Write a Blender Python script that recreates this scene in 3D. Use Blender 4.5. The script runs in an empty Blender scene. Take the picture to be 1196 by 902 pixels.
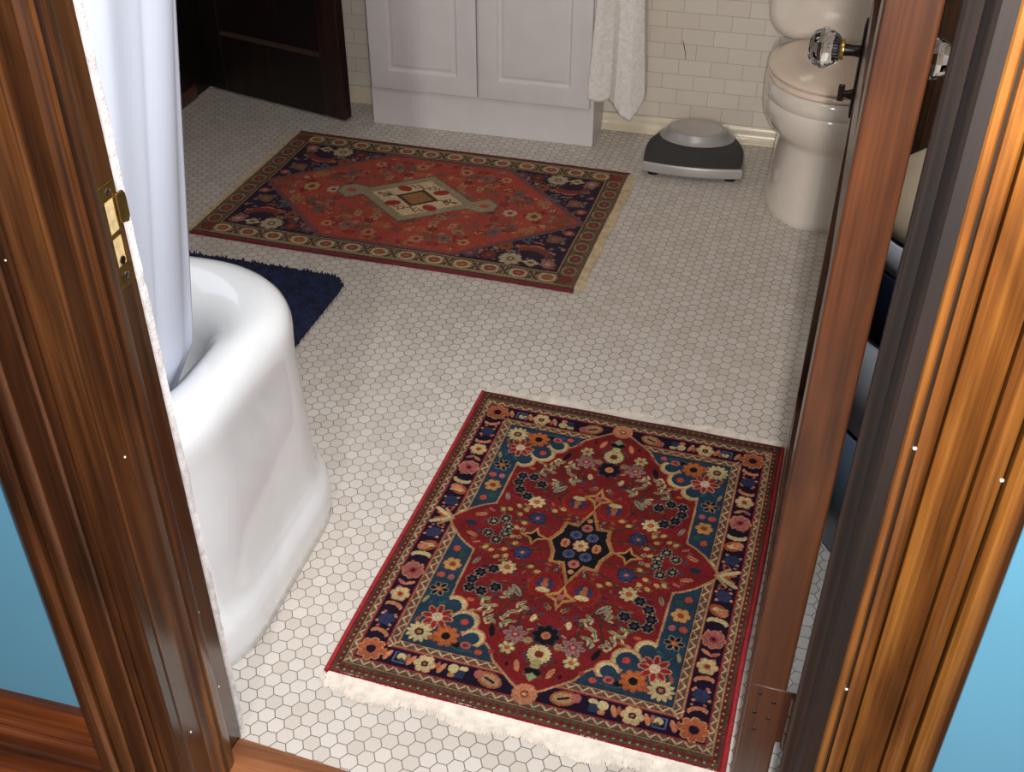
import bpy, bmesh, math, random
import numpy as np
from mathutils import Vector, Matrix
random.seed(7)
S = bpy.context.scene
C = S.collection
PI = math.pi

# ------------------------------------------------------------------ helpers
def lin(c):
    r = [((v/255+0.055)/1.055)**2.4 if v/255 > 0.04045 else v/255/12.92 for v in c]
    return (r[0], r[1], r[2], 1.0)

class MB:
    def __init__(s): s.v = []; s.f = []
    def add(s, vs, fs):
        o = len(s.v); s.v += [tuple(p) for p in vs]; s.f += [tuple(i+o for i in f) for f in fs]; return s
    def box(s, x0, x1, y0, y1, z0, z1):
        return s.add([(x0,y0,z0),(x1,y0,z0),(x1,y1,z0),(x0,y1,z0),(x0,y0,z1),(x1,y0,z1),(x1,y1,z1),(x0,y1,z1)],
                     [(0,3,2,1),(4,5,6,7),(0,1,5,4),(1,2,6,5),(2,3,7,6),(3,0,4,7)])
    def loft(s, rings, cap0=True, cap1=True):
        n = len(rings[0]); vs = [p for r in rings for p in r]; fs = []
        for k in range(len(rings)-1):
            for i in range(n):
                j = (i+1) % n
                fs.append((k*n+i, k*n+j, (k+1)*n+j, (k+1)*n+i))
        if cap0: fs.append(tuple(reversed(range(n))))
        if cap1: fs.append(tuple((len(rings)-1)*n+i for i in range(n)))
        return s.add(vs, fs)
    def prism_z(s, pts, z0, z1):
        return s.loft([[(x,y,z0) for x,y in pts], [(x,y,z1) for x,y in pts]])
    def prism_x(s, pts, x0, x1):       # pts (y,z)
        return s.loft([[(x0,y,z) for y,z in pts], [(x1,y,z) for y,z in pts]])
    def tube(s, path, r, n=10, caps=True):
        path = [Vector(p) for p in path]
        rs = r if isinstance(r, (list, tuple)) else [r]*len(path)
        rings = []
        for i, p in enumerate(path):
            d = (path[min(i+1, len(path)-1)] - path[max(i-1, 0)]).normalized()
            a = Vector((0,0,1)) if abs(d.z) < 0.9 else Vector((1,0,0))
            u = d.cross(a).normalized(); w = d.cross(u)
            rings.append([tuple(p + (u*math.cos(2*PI*k/n) + w*math.sin(2*PI*k/n))*rs[i]) for k in range(n)])
        return s.loft(rings, caps, caps)
    def sheet(s, nu, nv, fn, th=0.0):
        P = [[Vector(fn(i/(nu-1), j/(nv-1))) for i in range(nu)] for j in range(nv)]
        vs = [P[j][i] for j in range(nv) for i in range(nu)]
        fs = [(j*nu+i, j*nu+i+1, (j+1)*nu+i+1, (j+1)*nu+i) for j in range(nv-1) for i in range(nu-1)]
        return s.add(vs, fs)
    def build(s, name, m, parent=None, smooth=0, bevel=0, fix=True, solid=0):
        me = bpy.data.meshes.new(name); me.from_pydata(s.v, [], s.f)
        if fix:
            bm = bmesh.new(); bm.from_mesh(me); bmesh.ops.recalc_face_normals(bm, faces=bm.faces[:]); bm.to_mesh(me); bm.free()
        me.materials.append(m)
        o = bpy.data.objects.new(name, me); C.objects.link(o)
        if parent: o.parent = parent
        if smooth:
            me.polygons.foreach_set('use_smooth', [True]*len(me.polygons))
            me.set_sharp_from_angle(angle=math.radians(smooth))
        if solid:
            q = o.modifiers.new('solid', 'SOLIDIFY'); q.thickness = solid; q.offset = 0
        if bevel:
            q = o.modifiers.new('bevel', 'BEVEL'); q.width = bevel; q.segments = 3; q.limit_method = 'ANGLE'; q.angle_limit = math.radians(40)
            me.polygons.foreach_set('use_smooth', [True]*len(me.polygons))
            me.set_sharp_from_angle(angle=math.radians(40))
        return o

def lathe(prof, n=40, c=(0,0,0), axis='z'):
    rings = []
    for r, z in prof:
        ring = []
        for k in range(n):
            a = 2*PI*k/n
            if axis == 'z': ring.append((c[0]+r*math.cos(a), c[1]+r*math.sin(a), c[2]+z))
            else: ring.append((c[0]+z, c[1]+r*math.cos(a), c[2]+r*math.sin(a)))
        rings.append(ring)
    return rings

def thing(name, label, cat, loc=(0,0,0), rz=0.0, group=None):
    o = bpy.data.objects.new(name, None); C.objects.link(o); o.empty_display_size = 0.05
    o.location = loc; o.rotation_euler = (0,0,rz)
    o['label'] = label; o['category'] = cat
    if group: o['group'] = group
    return o
def tag(o, label, cat, kind=None, group=None):
    o['label'] = label; o['category'] = cat
    if kind: o['kind'] = kind
    if group: o['group'] = group
    return o
def struct(o, label=None, cat=None):
    o['kind'] = 'structure'
    if label: o['label'] = label
    if cat: o['category'] = cat
    return o

# ------------------------------------------------------------------ materials
class NT:
    def __init__(s, name):
        s.m = bpy.data.materials.new(name); s.m.use_nodes = True
        s.t = s.m.node_tree; s.b = s.t.nodes['Principled BSDF']
    def n(s, typ, **kw):
        q = s.t.nodes.new(typ)
        for k, v in kw.items(): setattr(q, k, v)
        return q
    def l(s, a, b): s.t.links.new(a, b)
    def math(s, op, a, b=None, c=None):
        q = s.n('ShaderNodeMath', operation=op)
        for i, v in enumerate((a, b, c)):
            if v is None: continue
            if isinstance(v, (int, float)): q.inputs[i].default_value = v
            else: s.l(v, q.inputs[i])
        return q.outputs[0]
    def ramp(s, fac, stops):
        r = s.n('ShaderNodeValToRGB'); e = r.color_ramp.elements
        e[0].position, e[0].color = stops[0][0], lin(stops[0][1])
        e[1].position, e[1].color = stops[-1][0], lin(stops[-1][1])
        for p, c in stops[1:-1]:
            q = e.new(p); q.color = lin(c)
        s.l(fac, r.inputs[0]); return r.outputs[0]
    def bump(s, h, strength, dist=0.002):
        b = s.n('ShaderNodeBump'); b.inputs['Strength'].default_value = strength; b.inputs['Distance'].default_value = dist
        s.l(h, b.inputs['Height']); s.l(b.outputs[0], s.b.inputs['Normal'])
    def noise(s, vec, scale, detail=4, dist=0.0, rough=0.55):
        q = s.n('ShaderNodeTexNoise'); q.inputs['Scale'].default_value = scale; q.inputs['Detail'].default_value = detail
        q.inputs['Distortion'].default_value = dist; q.inputs['Roughness'].default_value = rough
        if vec is not None: s.l(vec, q.inputs['Vector'])
        return q.outputs['Fac']
    def obj(s, scale=(1,1,1), rot=(0,0,0)):
        t = s.n('ShaderNodeTexCoord'); mp = s.n('ShaderNodeMapping')
        mp.inputs['Scale'].default_value = scale; mp.inputs['Rotation'].default_value = rot
        s.l(t.outputs['Object'], mp.inputs['Vector']); return mp.outputs[0]

def plain(name, col, rough=0.5, metal=0.0, var=0.06, nscale=12, bump=0.0, coat=0.0, **kw):
    q = NT(name); v = q.obj()
    f = q.noise(v, nscale, 4)
    d = tuple(max(0, c*(1-var)) for c in col); u = tuple(min(255, c*(1+var)) for c in col)
    q.l(q.ramp(f, [(0.3, d), (0.7, u)]), q.b.inputs['Base Color'])
    q.b.inputs['Roughness'].default_value = rough; q.b.inputs['Metallic'].default_value = metal
    q.b.inputs['Coat Weight'].default_value = coat
    if bump: q.bump(q.noise(v, nscale*6, 3), bump)
    for k, val in kw.items(): q.b.inputs[k].default_value = val
    return q.m

def wood(name, dark, mid, light, axis='z', rough=0.3, sc=1.0, coat=0.35, groove_shade=None, light_falloff=None):
    q = NT(name)
    k = {'z': (38*sc, 38*sc, 1.3*sc), 'x': (1.6*sc, 55*sc, 55*sc), 'y': (55*sc, 1.6*sc, 55*sc)}[axis]
    v = q.obj(k); f1 = q.noise(v, 1.0, 5, 0.5, 0.6)
    k2 = {'z': (260, 260, 5), 'x': (5, 260, 260), 'y': (260, 5, 260)}[axis]
    f2 = q.noise(q.obj(k2), 1.0, 3, 0.1)
    k3 = {'z': (12, 12, 2.2), 'x': (2.2, 12, 12), 'y': (12, 2.2, 12)}[axis]
    f3 = q.noise(q.obj(k3), 1.0, 3, 0.8)
    a = q.math('MULTIPLY_ADD', f2, 0.22, q.math('MULTIPLY', f1, 0.62))
    a = q.math('MULTIPLY_ADD', f3, 0.55, q.math('SUBTRACT', a, 0.085))
    col = q.ramp(a, [(0.44, dark), (0.60, mid), (0.78, light)])
    def mul(col, fac):
        mm = q.n('ShaderNodeMix', data_type='RGBA', blend_type='MULTIPLY'); mm.inputs['Factor'].default_value = 1.0
        q.l(col, mm.inputs[6]); q.l(fac, mm.inputs[7]); return mm.outputs[2]
    if groove_shade:      # groove shade and ridge glints painted into the wood colour: (axis index, x0, x1, stops)
        ax, x0, x1, stops = groove_shade
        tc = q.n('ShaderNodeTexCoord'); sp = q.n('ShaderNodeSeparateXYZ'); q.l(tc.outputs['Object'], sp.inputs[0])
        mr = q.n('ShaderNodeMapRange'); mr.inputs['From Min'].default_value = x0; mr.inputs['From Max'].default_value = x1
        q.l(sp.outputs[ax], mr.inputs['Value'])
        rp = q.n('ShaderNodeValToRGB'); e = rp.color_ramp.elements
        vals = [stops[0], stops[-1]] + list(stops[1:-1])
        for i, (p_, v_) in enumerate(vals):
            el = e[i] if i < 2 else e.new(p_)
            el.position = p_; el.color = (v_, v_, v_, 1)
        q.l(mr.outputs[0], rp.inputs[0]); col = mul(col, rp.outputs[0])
    if light_falloff:     # flash falloff painted in: the wood colour darkens towards the floor
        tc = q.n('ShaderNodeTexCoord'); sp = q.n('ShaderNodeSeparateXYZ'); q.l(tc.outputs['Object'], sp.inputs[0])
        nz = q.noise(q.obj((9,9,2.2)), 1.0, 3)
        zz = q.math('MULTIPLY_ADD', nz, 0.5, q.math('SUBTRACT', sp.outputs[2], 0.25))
        mr = q.n('ShaderNodeMapRange'); mr.inputs['From Min'].default_value = light_falloff[0]; mr.inputs['From Max'].default_value = light_falloff[1]
        mr.inputs['To Min'].default_value = light_falloff[2]; mr.inputs['To Max'].default_value = 1.0
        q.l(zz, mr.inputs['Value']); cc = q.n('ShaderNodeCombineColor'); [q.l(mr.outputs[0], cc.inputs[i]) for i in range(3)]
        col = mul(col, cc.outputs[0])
    q.l(col, q.b.inputs['Base Color'])
    q.b.inputs['Roughness'].default_value = rough; q.b.inputs['Coat Weight'].default_value = coat
    q.b.inputs['Coat Roughness'].default_value = 0.22
    q.bump(f2, 0.12, 0.0006)
    return q.m

M = {}
GROOVE_C = [(0.0,0.8),(0.06,1.15),(0.095,1.0),(0.112,0.3),(0.128,1.2),(0.22,1.0),(0.245,0.75),(0.255,0.22),(0.268,1.05),(0.32,0.85),(0.50,0.8),(0.552,0.85),(0.566,0.22),(0.582,1.15),(0.66,1.0),(0.735,0.7),(0.757,0.25),(0.775,1.1),(0.85,1.0),(0.93,0.55),(1.0,0.5)]
GROOVE_L = [(0.0,0.7),(0.095,0.8),(0.112,0.3),(0.128,1.35),(0.17,0.75),(0.23,0.65),(0.255,0.22),(0.268,1.7),(0.31,0.8),(0.50,0.7),(0.552,0.85),(0.566,0.22),(0.582,1.7),(0.63,0.8),(0.70,0.7),(0.757,0.22),(0.775,1.8),(0.82,0.9),(0.93,0.7),(1.0,0.5)]
GROOVE_J = [(0.0,0.6),(0.10,1.0),(0.125,0.3),(0.145,1.5),(0.17,0.8),(0.36,0.9),(0.38,0.3),(0.41,1.5),(0.45,0.8),(0.49,0.35),(0.52,1.4),(0.56,0.8),(0.63,0.3),(0.66,1.0),(0.80,0.7),(1.0,0.25)]
M['casing'] = wood('stained casing wood', (50,25,8), (122,72,27), (180,120,50), rough=0.34, coat=0.25, groove_shade=(0, 0.129, 0.245, GROOVE_C), light_falloff=(0.40, 1.30, 0.42))
M['casing_shaded'] = wood('shaded casing wood', (30,15,7), (68,38,18), (102,62,31), rough=0.30, coat=0.4, groove_shade=(0, -0.692, -0.808, GROOVE_L))  # same wood as the right casing, its weaker flash light painted in
M['jamb'] = wood('dark jamb wood', (13,9,7), (28,18,13), (50,32,23), rough=0.65, coat=0.0, groove_shade=(1, 0.782, 0.955, GROOVE_J))
M['jamb_left'] = wood('left jamb wood', (30,15,7), (72,41,20), (110,68,34), rough=0.26, coat=0.5, groove_shade=(1, 0.782, 0.955, GROOVE_J))
M['cupboard'] = wood('brown cupboard wood', (60,40,28), (92,64,46), (120,86,64), rough=0.5, coat=0.0)
M['doorwood'] = wood('door mahogany', (42,22,11), (80,44,23), (108,62,34), rough=0.32, coat=0.3, light_falloff=(0.05, 1.25, 0.6))
M['darkdoor'] = wood('almost black door wood', (9,5,4), (19,9,7), (34,15,11), rough=0.45, coat=0.1)
M['darkdoor_edge'] = wood('dark red door edge', (22,9,8), (40,17,13), (56,25,19), rough=0.45, coat=0.1)
M['base_x'] = wood('baseboard wood', (44,19,8), (98,48,20), (140,78,36), axis='x', rough=0.33, coat=0.3)
M['base_y'] = wood('baseboard wood lengthwise', (40,18,10), (84,40,24), (110,58,36), axis='y', rough=0.4)
M['saddle'] = wood('threshold wood', (86,48,26), (142,86,48), (180,118,72), axis='x', rough=0.5, coat=0.05)
M['hallfloor'] = wood('hall floor wood', (70,38,20), (120,70,36), (150,92,52), axis='x', rough=0.4)
M['blue'] = plain('blue wall paint', (89,149,178), 0.38, var=0.02, nscale=3)
M['ceil'] = plain('ceiling paint', (225,222,214), 0.8, var=0.02)
M['porcelain'] = plain('porcelain', (238,239,242), 0.12, var=0.01, coat=0.6)
M['toiletwhite'] = plain('toilet porcelain', (222,212,200), 0.12, var=0.015, coat=0.6)
M['seat'] = plain('toilet seat plastic', (226,206,188), 0.16, var=0.015, coat=0.5)
M['cabinet'] = plain('white cabinet paint', (214,210,210), 0.42, var=0.015)
M['plaster'] = plain('chipped plaster edge', (226,222,222), 0.8, var=0.10, nscale=60, bump=0.8)
M['curtain'] = plain('shower curtain fabric', (212,219,236), 0.7, var=0.01, nscale=5)
M['curtain'].node_tree.nodes['Principled BSDF'].inputs['Subsurface Weight'].default_value = 0.0
M['towel'] = plain('white towel terry', (232,228,224), 0.95, var=0.05, nscale=90, bump=0.9)
M['silver'] = plain('silver plastic', (172,168,166), 0.32, metal=0.2, var=0.03)
M['scalepad'] = plain('charcoal rubber pad', (52,50,52), 0.6, var=0.08, nscale=60, bump=0.3)
M['black'] = plain('black plastic', (16,15,17), 0.4, var=0.05)
M['brass'] = plain('tarnished brass', (150,122,66), 0.3, metal=0.9, var=0.18, nscale=70)
M['nail'] = plain('bright nail head', (232,222,205), 0.3, var=0.02)
M['iron'] = plain('dark iron hardware', (28,20,16), 0.4, metal=0.5, var=0.15, nscale=80)
M['steel'] = plain('bright steel', (190,190,195), 0.2, metal=1.0, var=0.03)
M['chrome'] = plain('chrome', (200,200,205), 0.12, metal=1.0, var=0.02)
M['rawwood'] = plain('bare pale wood', (214,188,140), 0.7, var=0.12, nscale=90)
M['rubber_navy'] = plain('navy plastic liner', (24,28,44), 0.35, var=0.1, nscale=30)
M['binwhite'] = plain('white bin enamel', (206,206,208), 0.3, var=0.02)
M['bingrey'] = plain('grey blue bin body', (120,134,152), 0.35, var=0.03)
M['bintan'] = plain('cream bin lid plastic', (205,178,146), 0.35, var=0.02)
M['fringe'] = plain('white cotton fringe', (226,216,204), 0.95, var=0.08, nscale=50)
M['fringe_far'] = plain('yellowed cotton fringe', (196,174,140), 0.95, var=0.1, nscale=40)
M['selv'] = plain('red wool selvedge', (150,34,40), 0.95, var=0.15, nscale=120, bump=0.5)
M['selv_far'] = plain('dark red wool selvedge', (104,22,34), 0.95, var=0.15, nscale=120, bump=0.5)
M['cove'] = plain('cream cove tile', (216,204,180), 0.25, var=0.05, nscale=9, coat=0.3)

q = NT('clear cut glass'); q.b.inputs['Base Color'].default_value = (0.96,0.96,0.97,1)
q.b.inputs['Transmission Weight'].default_value = 1.0; q.b.inputs['Roughness'].default_value = 0.02; q.b.inputs['IOR'].default_value = 1.52
M['glass'] = q.m

# hexagonal mosaic floor
q = NT('white hexagon mosaic'); P = 0.0265; TH = 27.38
tc = q.n('ShaderNodeTexCoord'); mp = q.n('ShaderNodeMapping', vector_type='POINT')
sub = q.n('ShaderNodeVectorMath', operation='SUBTRACT'); sub.inputs[1].default_value = (-0.7297, 1.0543, 0)
q.l(tc.outputs['Object'], sub.inputs[0])
mp.inputs['Rotation'].default_value = (0,0,-math.radians(TH)); mp.inputs['Scale'].default_value = (1/P, 1/P, 0)
q.l(sub.outputs[0], mp.inputs['Vector'])
off = q.n('ShaderNodeVectorMath', operation='ADD'); off.inputs[1].default_value = (200, 200*math.sqrt(3), 0)
q.l(mp.outputs[0], off.inputs[0])
def vm(op, a, b=None):
    n = q.n('ShaderNodeVectorMath', operation=op)
    for i, v in enumerate((a, b)):
        if v is None: continue
        if isinstance(v, tuple): n.inputs[i].default_value = v
        else: q.l(v, n.inputs[i])
    return n
R3 = (1.0, math.sqrt(3), 1.0); H3 = (0.5, math.sqrt(3)/2, 0)
pa = vm('ADD', off.outputs[0], H3).outputs[0]
A = vm('SUBTRACT', vm('MODULO', pa, R3).outputs[0], H3).outputs[0]
B = vm('SUBTRACT', vm('MODULO', off.outputs[0], R3).outputs[0], H3).outputs[0]
la = vm('LENGTH', A).outputs['Value']; lb = vm('LENGTH', B).outputs['Value']
sel = q.math('LESS_THAN', la, lb)
mx = q.n('ShaderNodeMix', data_type='VECTOR'); q.l(sel, mx.inputs['Factor']); q.l(B, mx.inputs[4]); q.l(A, mx.inputs[5])
G = mx.outputs[1]
cell = vm('SUBTRACT', off.outputs[0], G).outputs[0]
snap = vm('SNAP', vm('ADD', cell, (0.1,0.1,0)).outputs[0], (0.5, math.sqrt(3)/2, 1.0)).outputs[0]
ab = vm('ABSOLUTE', G).outputs[0]
dx = vm('DOT_PRODUCT', ab, (0.5, math.sqrt(3)/2, 0)).outputs['Value']
sx = q.n('ShaderNodeSeparateXYZ'); q.l(ab, sx.inputs[0])
hd = q.math('MAXIMUM', sx.outputs[0], dx)
wob = q.noise(tc.outputs['Object'], 300, 2)
hd2 = q.math('MULTIPLY_ADD', wob, 0.02, hd)
grout = q.n('ShaderNodeMapRange'); grout.inputs['From Min'].default_value = 0.470; grout.inputs['From Max'].default_value = 0.492
q.l(hd2, grout.inputs['Value'])
wn = q.n('ShaderNodeTexWhiteNoise', noise_dimensions='3D'); q.l(snap, wn.inputs['Vector'])
tilec = q.ramp(wn.outputs['Value'], [(0.0, (197,187,178)), (0.5, (205,196,188)), (1.0, (210,202,195))])
dirt = q.noise(tc.outputs['Object'], 2.2, 4)
gc = q.ramp(dirt, [(0.35, (92,90,80)), (0.7, (138,130,118))])
cm = q.n('ShaderNodeMix', data_type='RGBA'); q.l(grout.outputs[0], cm.inputs['Factor']); q.l(tilec, cm.inputs[6]); q.l(gc, cm.inputs[7])
q.l(cm.outputs[2], q.b.inputs['Base Color'])
rr_ = q.n('ShaderNodeMapRange'); rr_.inputs['To Min'].default_value = 0.42; rr_.inputs['To Max'].default_value = 0.9
q.l(grout.outputs[0], rr_.inputs['Value']); q.l(rr_.outputs[0], q.b.inputs['Roughness'])
q.bump(q.math('SUBTRACT', 1.0, grout.outputs[0]), 0.35, 0.0012)
M['hex'] = q.m

def brick(name, ax):
    q = NT(name); tc = q.n('ShaderNodeTexCoord'); sp = q.n('ShaderNodeSeparateXYZ'); cb = q.n('ShaderNodeCombineXYZ')
    q.l(tc.outputs['Object'], sp.inputs[0]); q.l(sp.outputs[ax], cb.inputs[0]); q.l(sp.outputs[2], cb.inputs[1])
    mp = q.n('ShaderNodeMapping'); mp.inputs['Location'].default_value = (0.02, -0.002, 0); q.l(cb.outputs[0], mp.inputs[0])
    b = q.n('ShaderNodeTexBrick'); b.offset = 0.5; q.l(mp.outputs[0], b.inputs['Vector'])
    b.inputs['Scale'].default_value = 1.0; b.inputs['Brick Width'].default_value = 0.099; b.inputs['Row Height'].default_value = 0.0485
    b.inputs['Mortar Size'].default_value = 0.0008; b.inputs['Mortar Smooth'].default_value = 0.3
    b.inputs['Color1'].default_value = lin((216,208,196)); b.inputs['Color2'].default_value = lin((210,201,188)); b.inputs['Mortar'].default_value = lin((160,150,136))
    q.l(b.outputs['Color'], q.b.inputs['Base Color']); q.b.inputs['Roughness'].default_value = 0.28
    q.bump(q.math('SUBTRACT', 1.0, b.outputs['Fac']), 0.3, 0.001)
    return q.m
M['brick_x'] = brick('white subway tile', 0); M['brick_y'] = brick('white subway tile side', 1)

def vcol(name, rough=0.95):
    q = NT(name); a = q.n('ShaderNodeAttribute'); a.attribute_name = 'Col'
    f = q.noise(q.obj((1,1,1)), 420, 2); f2 = q.noise(q.obj((1,1,1)), 9, 3)
    mxx = q.n('ShaderNodeMix', data_type='RGBA', blend_type='MULTIPLY'); mxx.inputs['Factor'].default_value = 1.0
    s_ = q.math('MULTIPLY_ADD', f, 0.7, q.math('MULTIPLY_ADD', f2, 0.35, 0.46))
    cb = q.n('ShaderNodeCombineColor'); [q.l(s_, cb.inputs[i]) for i in range(3)]
    q.l(a.outputs['Color'], mxx.inputs[6]); q.l(cb.outputs[0], mxx.inputs[7]); q.l(mxx.outputs[2], q.b.inputs['Base Color'])
    q.b.inputs['Roughness'].default_value = rough; q.b.inputs['Sheen Weight'].default_value = 0.0
    q.b.inputs['Specular IOR Level'].default_value = 0.1
    q.bump(f, 0.6, 0.002)
    return q.m
M['pile'] = vcol('woven wool pile'); M['pile_far'] = vcol('flat worn wool pile')
M['shag'] = plain('navy shag yarn', (22,30,60), 0.95, var=0.35, nscale=40)

# ------------------------------------------------------------------ camera
f_, pitch, roll, yaw, hc = 1299.28, math.radians(36.2464), math.radians(0.1542), math.radians(-14.7864), 1.4758
cy, sy = math.cos(yaw), math.sin(yaw)
fwd = Vector((sy*math.cos(pitch), cy*math.cos(pitch), -math.sin(pitch)))
right = Vector((cy, -sy, 0)); up = right.cross(fwd)
r2 = right*math.cos(roll) + up*math.sin(roll); u2 = -right*math.sin(roll) + up*math.cos(roll)
cam = bpy.data.cameras.new('camera'); cam.sensor_width = 36; cam.lens = f_/1196*36; cam.clip_start = 0.02
co = bpy.data.objects.new('camera', cam); C.objects.link(co)
co.matrix_world = Matrix(((r2.x,u2.x,-fwd.x,0),(r2.y,u2.y,-fwd.y,0),(r2.z,u2.z,-fwd.z,hc),(0,0,0,1)))
S.camera = co

# ------------------------------------------------------------------ room shell
XL, XR, YB, YF, ZC = -2.03, 0.66, 3.43, 0.945, 2.6
struct(MB().box(XL-0.1, XR+0.1, 0.86, YB+0.1, -0.06, 0.0).build('floor', M['hex']), 'white hexagonal mosaic tile floor with dark grout', 'floor')
struct(MB().box(-2.6, 1.6, -1.2, 0.858, -0.06, -0.004).build('floor_hall', M['hallfloor']), 'brown wooden hall floor in front of the doorway', 'floor')
struct(MB().box(XL-0.1, XR+0.1, YB, YB+0.1, 0, ZC).build('wall_back', M['brick_x']), 'white brick shaped wall tiles behind the toilet', 'wall')
struct(MB().box(XL-0.1, XL, YF, YB, 0, ZC).build('wall_left', M['brick_y']))
struct(MB().box(XR, XR+0.1, YF, YB, 0, ZC).build('wall_right', M['brick_y']))
struct(MB().box(XL-0.1, XR+0.1, 0.86, YB+0.1, ZC, ZC+0.06).build('ceiling', M['ceil']))
ck = MB().tube([(-0.362,YB-0.0012,0.306),(-0.356,YB-0.0012,0.288),(-0.350,YB-0.0012,0.268),(-0.348,YB-0.0012,0.246)],[0.0008,0.0016,0.0012,0.0006],6)
ck.build('crack', plain('brown crack', (120,96,76), 0.7), bpy.data.objects['wall_back'])
# doorway wall (hall side painted blue)
struct(MB().box(-2.6, -0.705, 0.80, YF-0.004, 0, ZC).build('wall_front_left', M['blue']), 'blue painted hall wall left of the doorway', 'wall')
struct(MB().box(0.145, 1.6, 0.80, YF-0.004, 0, ZC).build('wall_front_right', M['blue']), 'bright blue hall wall right of the doorway', 'wall')
struct(MB().box(-0.705, 0.145, 0.80, YF-0.004, 2.08, ZC).build('wall_front_header', M['blue']))
# cove tile at the foot of the back wall
cv = MB(); pr = [(YB+0.001,0),(YB-0.03,0),(YB-0.026,0.006),(YB-0.016,0.014),(YB-0.011,0.03),(YB-0.011,0.044),(YB-0.006,0.05),(YB+0.001,0.05)]
cv.prism_x(pr, XL+0.001, XR-0.001)
struct(cv.build('baseboard_back', M['cove'], smooth=50), 'cream cove tile strip along the foot of the back wall', 'baseboard')
# left wall: wooden baseboard and a dark wooden door surround
bb = MB(); bb.box(XL-0.001, XL+0.032, 1.7, 3.30, 0, 0.05)
struct(bb.build('baseboard_left', M['base_y'], bevel=0.003), 'dark brown wooden baseboard on the left wall', 'baseboard')
# surround: plinth + flat boards
sr = MB(); sr.box(XL-0.001, XL+0.026, 2.60, 3.425, 0.0, 2.1)
struct(sr.build('trim_1', M['darkdoor'], bevel=0.003), 'almost black wooden panelling beside the far door', 'trim')

# threshold saddle
t = MB()
sad = [(-0.684,0.905,),(0.118,0.905)]
a = math.radians(-3.2)
def sd(y0, y1, z0, z1):
    pts = []
    for x in (-0.684, 0.122):
        for y in (y0, y1):
            pts.append((x, y))
    return pts
prof = [(-0.145,0.0),(-0.145,0.006),(-0.125,0.011),(-0.04,0.012),(-0.012,0.009),(0.0,0.002),(0.0,0.0)]
rings = []
for x in np.linspace(-0.684, 0.121, 9):
    y1 = 0.934 - 0.07*(x+0.684)
    rings.append([(x, y1+py, pz-0.001) for py, pz in prof])
t.loft(rings)
struct(t.build('trim_2', M['saddle'], smooth=35), 'worn brown wooden threshold under the doorway', 'threshold')

# ---- casings: profile by distance from the opening edge
CP = [(0,0.004),(0.001,0.016),(0.004,0.020),(0.009,0.0205),(0.011,0.019),(0.0128,0.013),(0.0146,0.0185),(0.020,0.0195),(0.0255,0.019),(0.0280,0.0165),(0.0292,0.008),
      (0.0306,0.0165),(0.034,0.0185),(0.060,0.0185),(0.0640,0.017),(0.0655,0.008),(0.0672,0.017),(0.074,0.0215),(0.082,0.0225),(0.086,0.021),
      (0.0880,0.012),(0.0895,0.024),(0.094,0.030),(0.106,0.031),(0.112,0.028),(0.1155,0.020),(0.116,0.0)]
def casing(name, xin, sgn, mat, label):
    pts = [(xin+sgn*s, 0.80-p) for s, p in CP] + [(xin+sgn*0.0, 0.80)]
    o = MB().prism_z(pts, 0.0, 2.12).build(name, mat, smooth=28)
    return struct(o, label, 'door casing')
cl_ = casing('trim_3', -0.692, -1, M['casing_shaded'], 'dark fluted wooden door casing left of the doorway')
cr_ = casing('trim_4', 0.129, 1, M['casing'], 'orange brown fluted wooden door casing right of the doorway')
# head casing (above the frame of the picture)
hp = [(0.80-p, 2.085+s) for s, p in CP]+[(0.80,2.085)]
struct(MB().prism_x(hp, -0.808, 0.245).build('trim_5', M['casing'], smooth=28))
# jambs : plan profile along depth y, protrusion into the opening
def jamb(name, xf, sgn, mat, label, yend):
    # xf = face position of the rabbet, sgn = direction into the wall
    pl = [(0.782,-0.004),(0.786,-0.007),(0.800,-0.007),(0.803,-0.003),(0.806,-0.006),(0.843,-0.006),(0.846,-0.010),(0.850,-0.016),(0.856,-0.0185),(0.862,-0.016),
          (0.865,-0.013),(0.870,-0.0165),(0.880,-0.0165),(0.887,-0.015),(0.890,-0.010),(0.8905,0.0),(yend-0.004,0.0),(yend,0.003)]
    pts = [(xf+sgn*p, y) for y, p in pl] + [(xf+sgn*0.018, yend), (xf+sgn*0.018, 0.802), (xf+sgn*0.018, 0.782)]
    o = MB().prism_z(pts, 0.0, 2.085).build(name, mat, smooth=28)
    return struct(o, label, 'door jamb')
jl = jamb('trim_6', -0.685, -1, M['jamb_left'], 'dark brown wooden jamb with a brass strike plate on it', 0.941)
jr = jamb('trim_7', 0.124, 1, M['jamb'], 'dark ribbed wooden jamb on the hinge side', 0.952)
struct(MB().box(-0.69, 0.127, 0.802, 0.94, 2.08, 2.10).build('trim_8', M['jamb']))
# chipped plaster edge behind the left jamb
pe = MB(); rings = []
rnd = random.Random(3)
for k in range(160):
    z = 0.012 + k*2.06/159
    j = rnd.uniform(-0.0018, 0.002); j2 = rnd.uniform(-0.0006, 0.0012)
    w = 0.007 + 0.004*k/160 + 0.0015*math.sin(k*0.35) + j*0.6
    rings.append([(-0.702,0.9405,z),(-0.685+j2*0.4,0.9405,z),(-0.682+j2,0.947,z),(-0.683+j2*0.6,0.9405+w,z),(-0.702,0.9405+w,z)])
pe.loft(rings)
struct(pe.build('trim_9', M['plaster'], smooth=60), 'rough white plaster strip along the bathroom edge of the left jamb', 'plaster edge')
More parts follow.
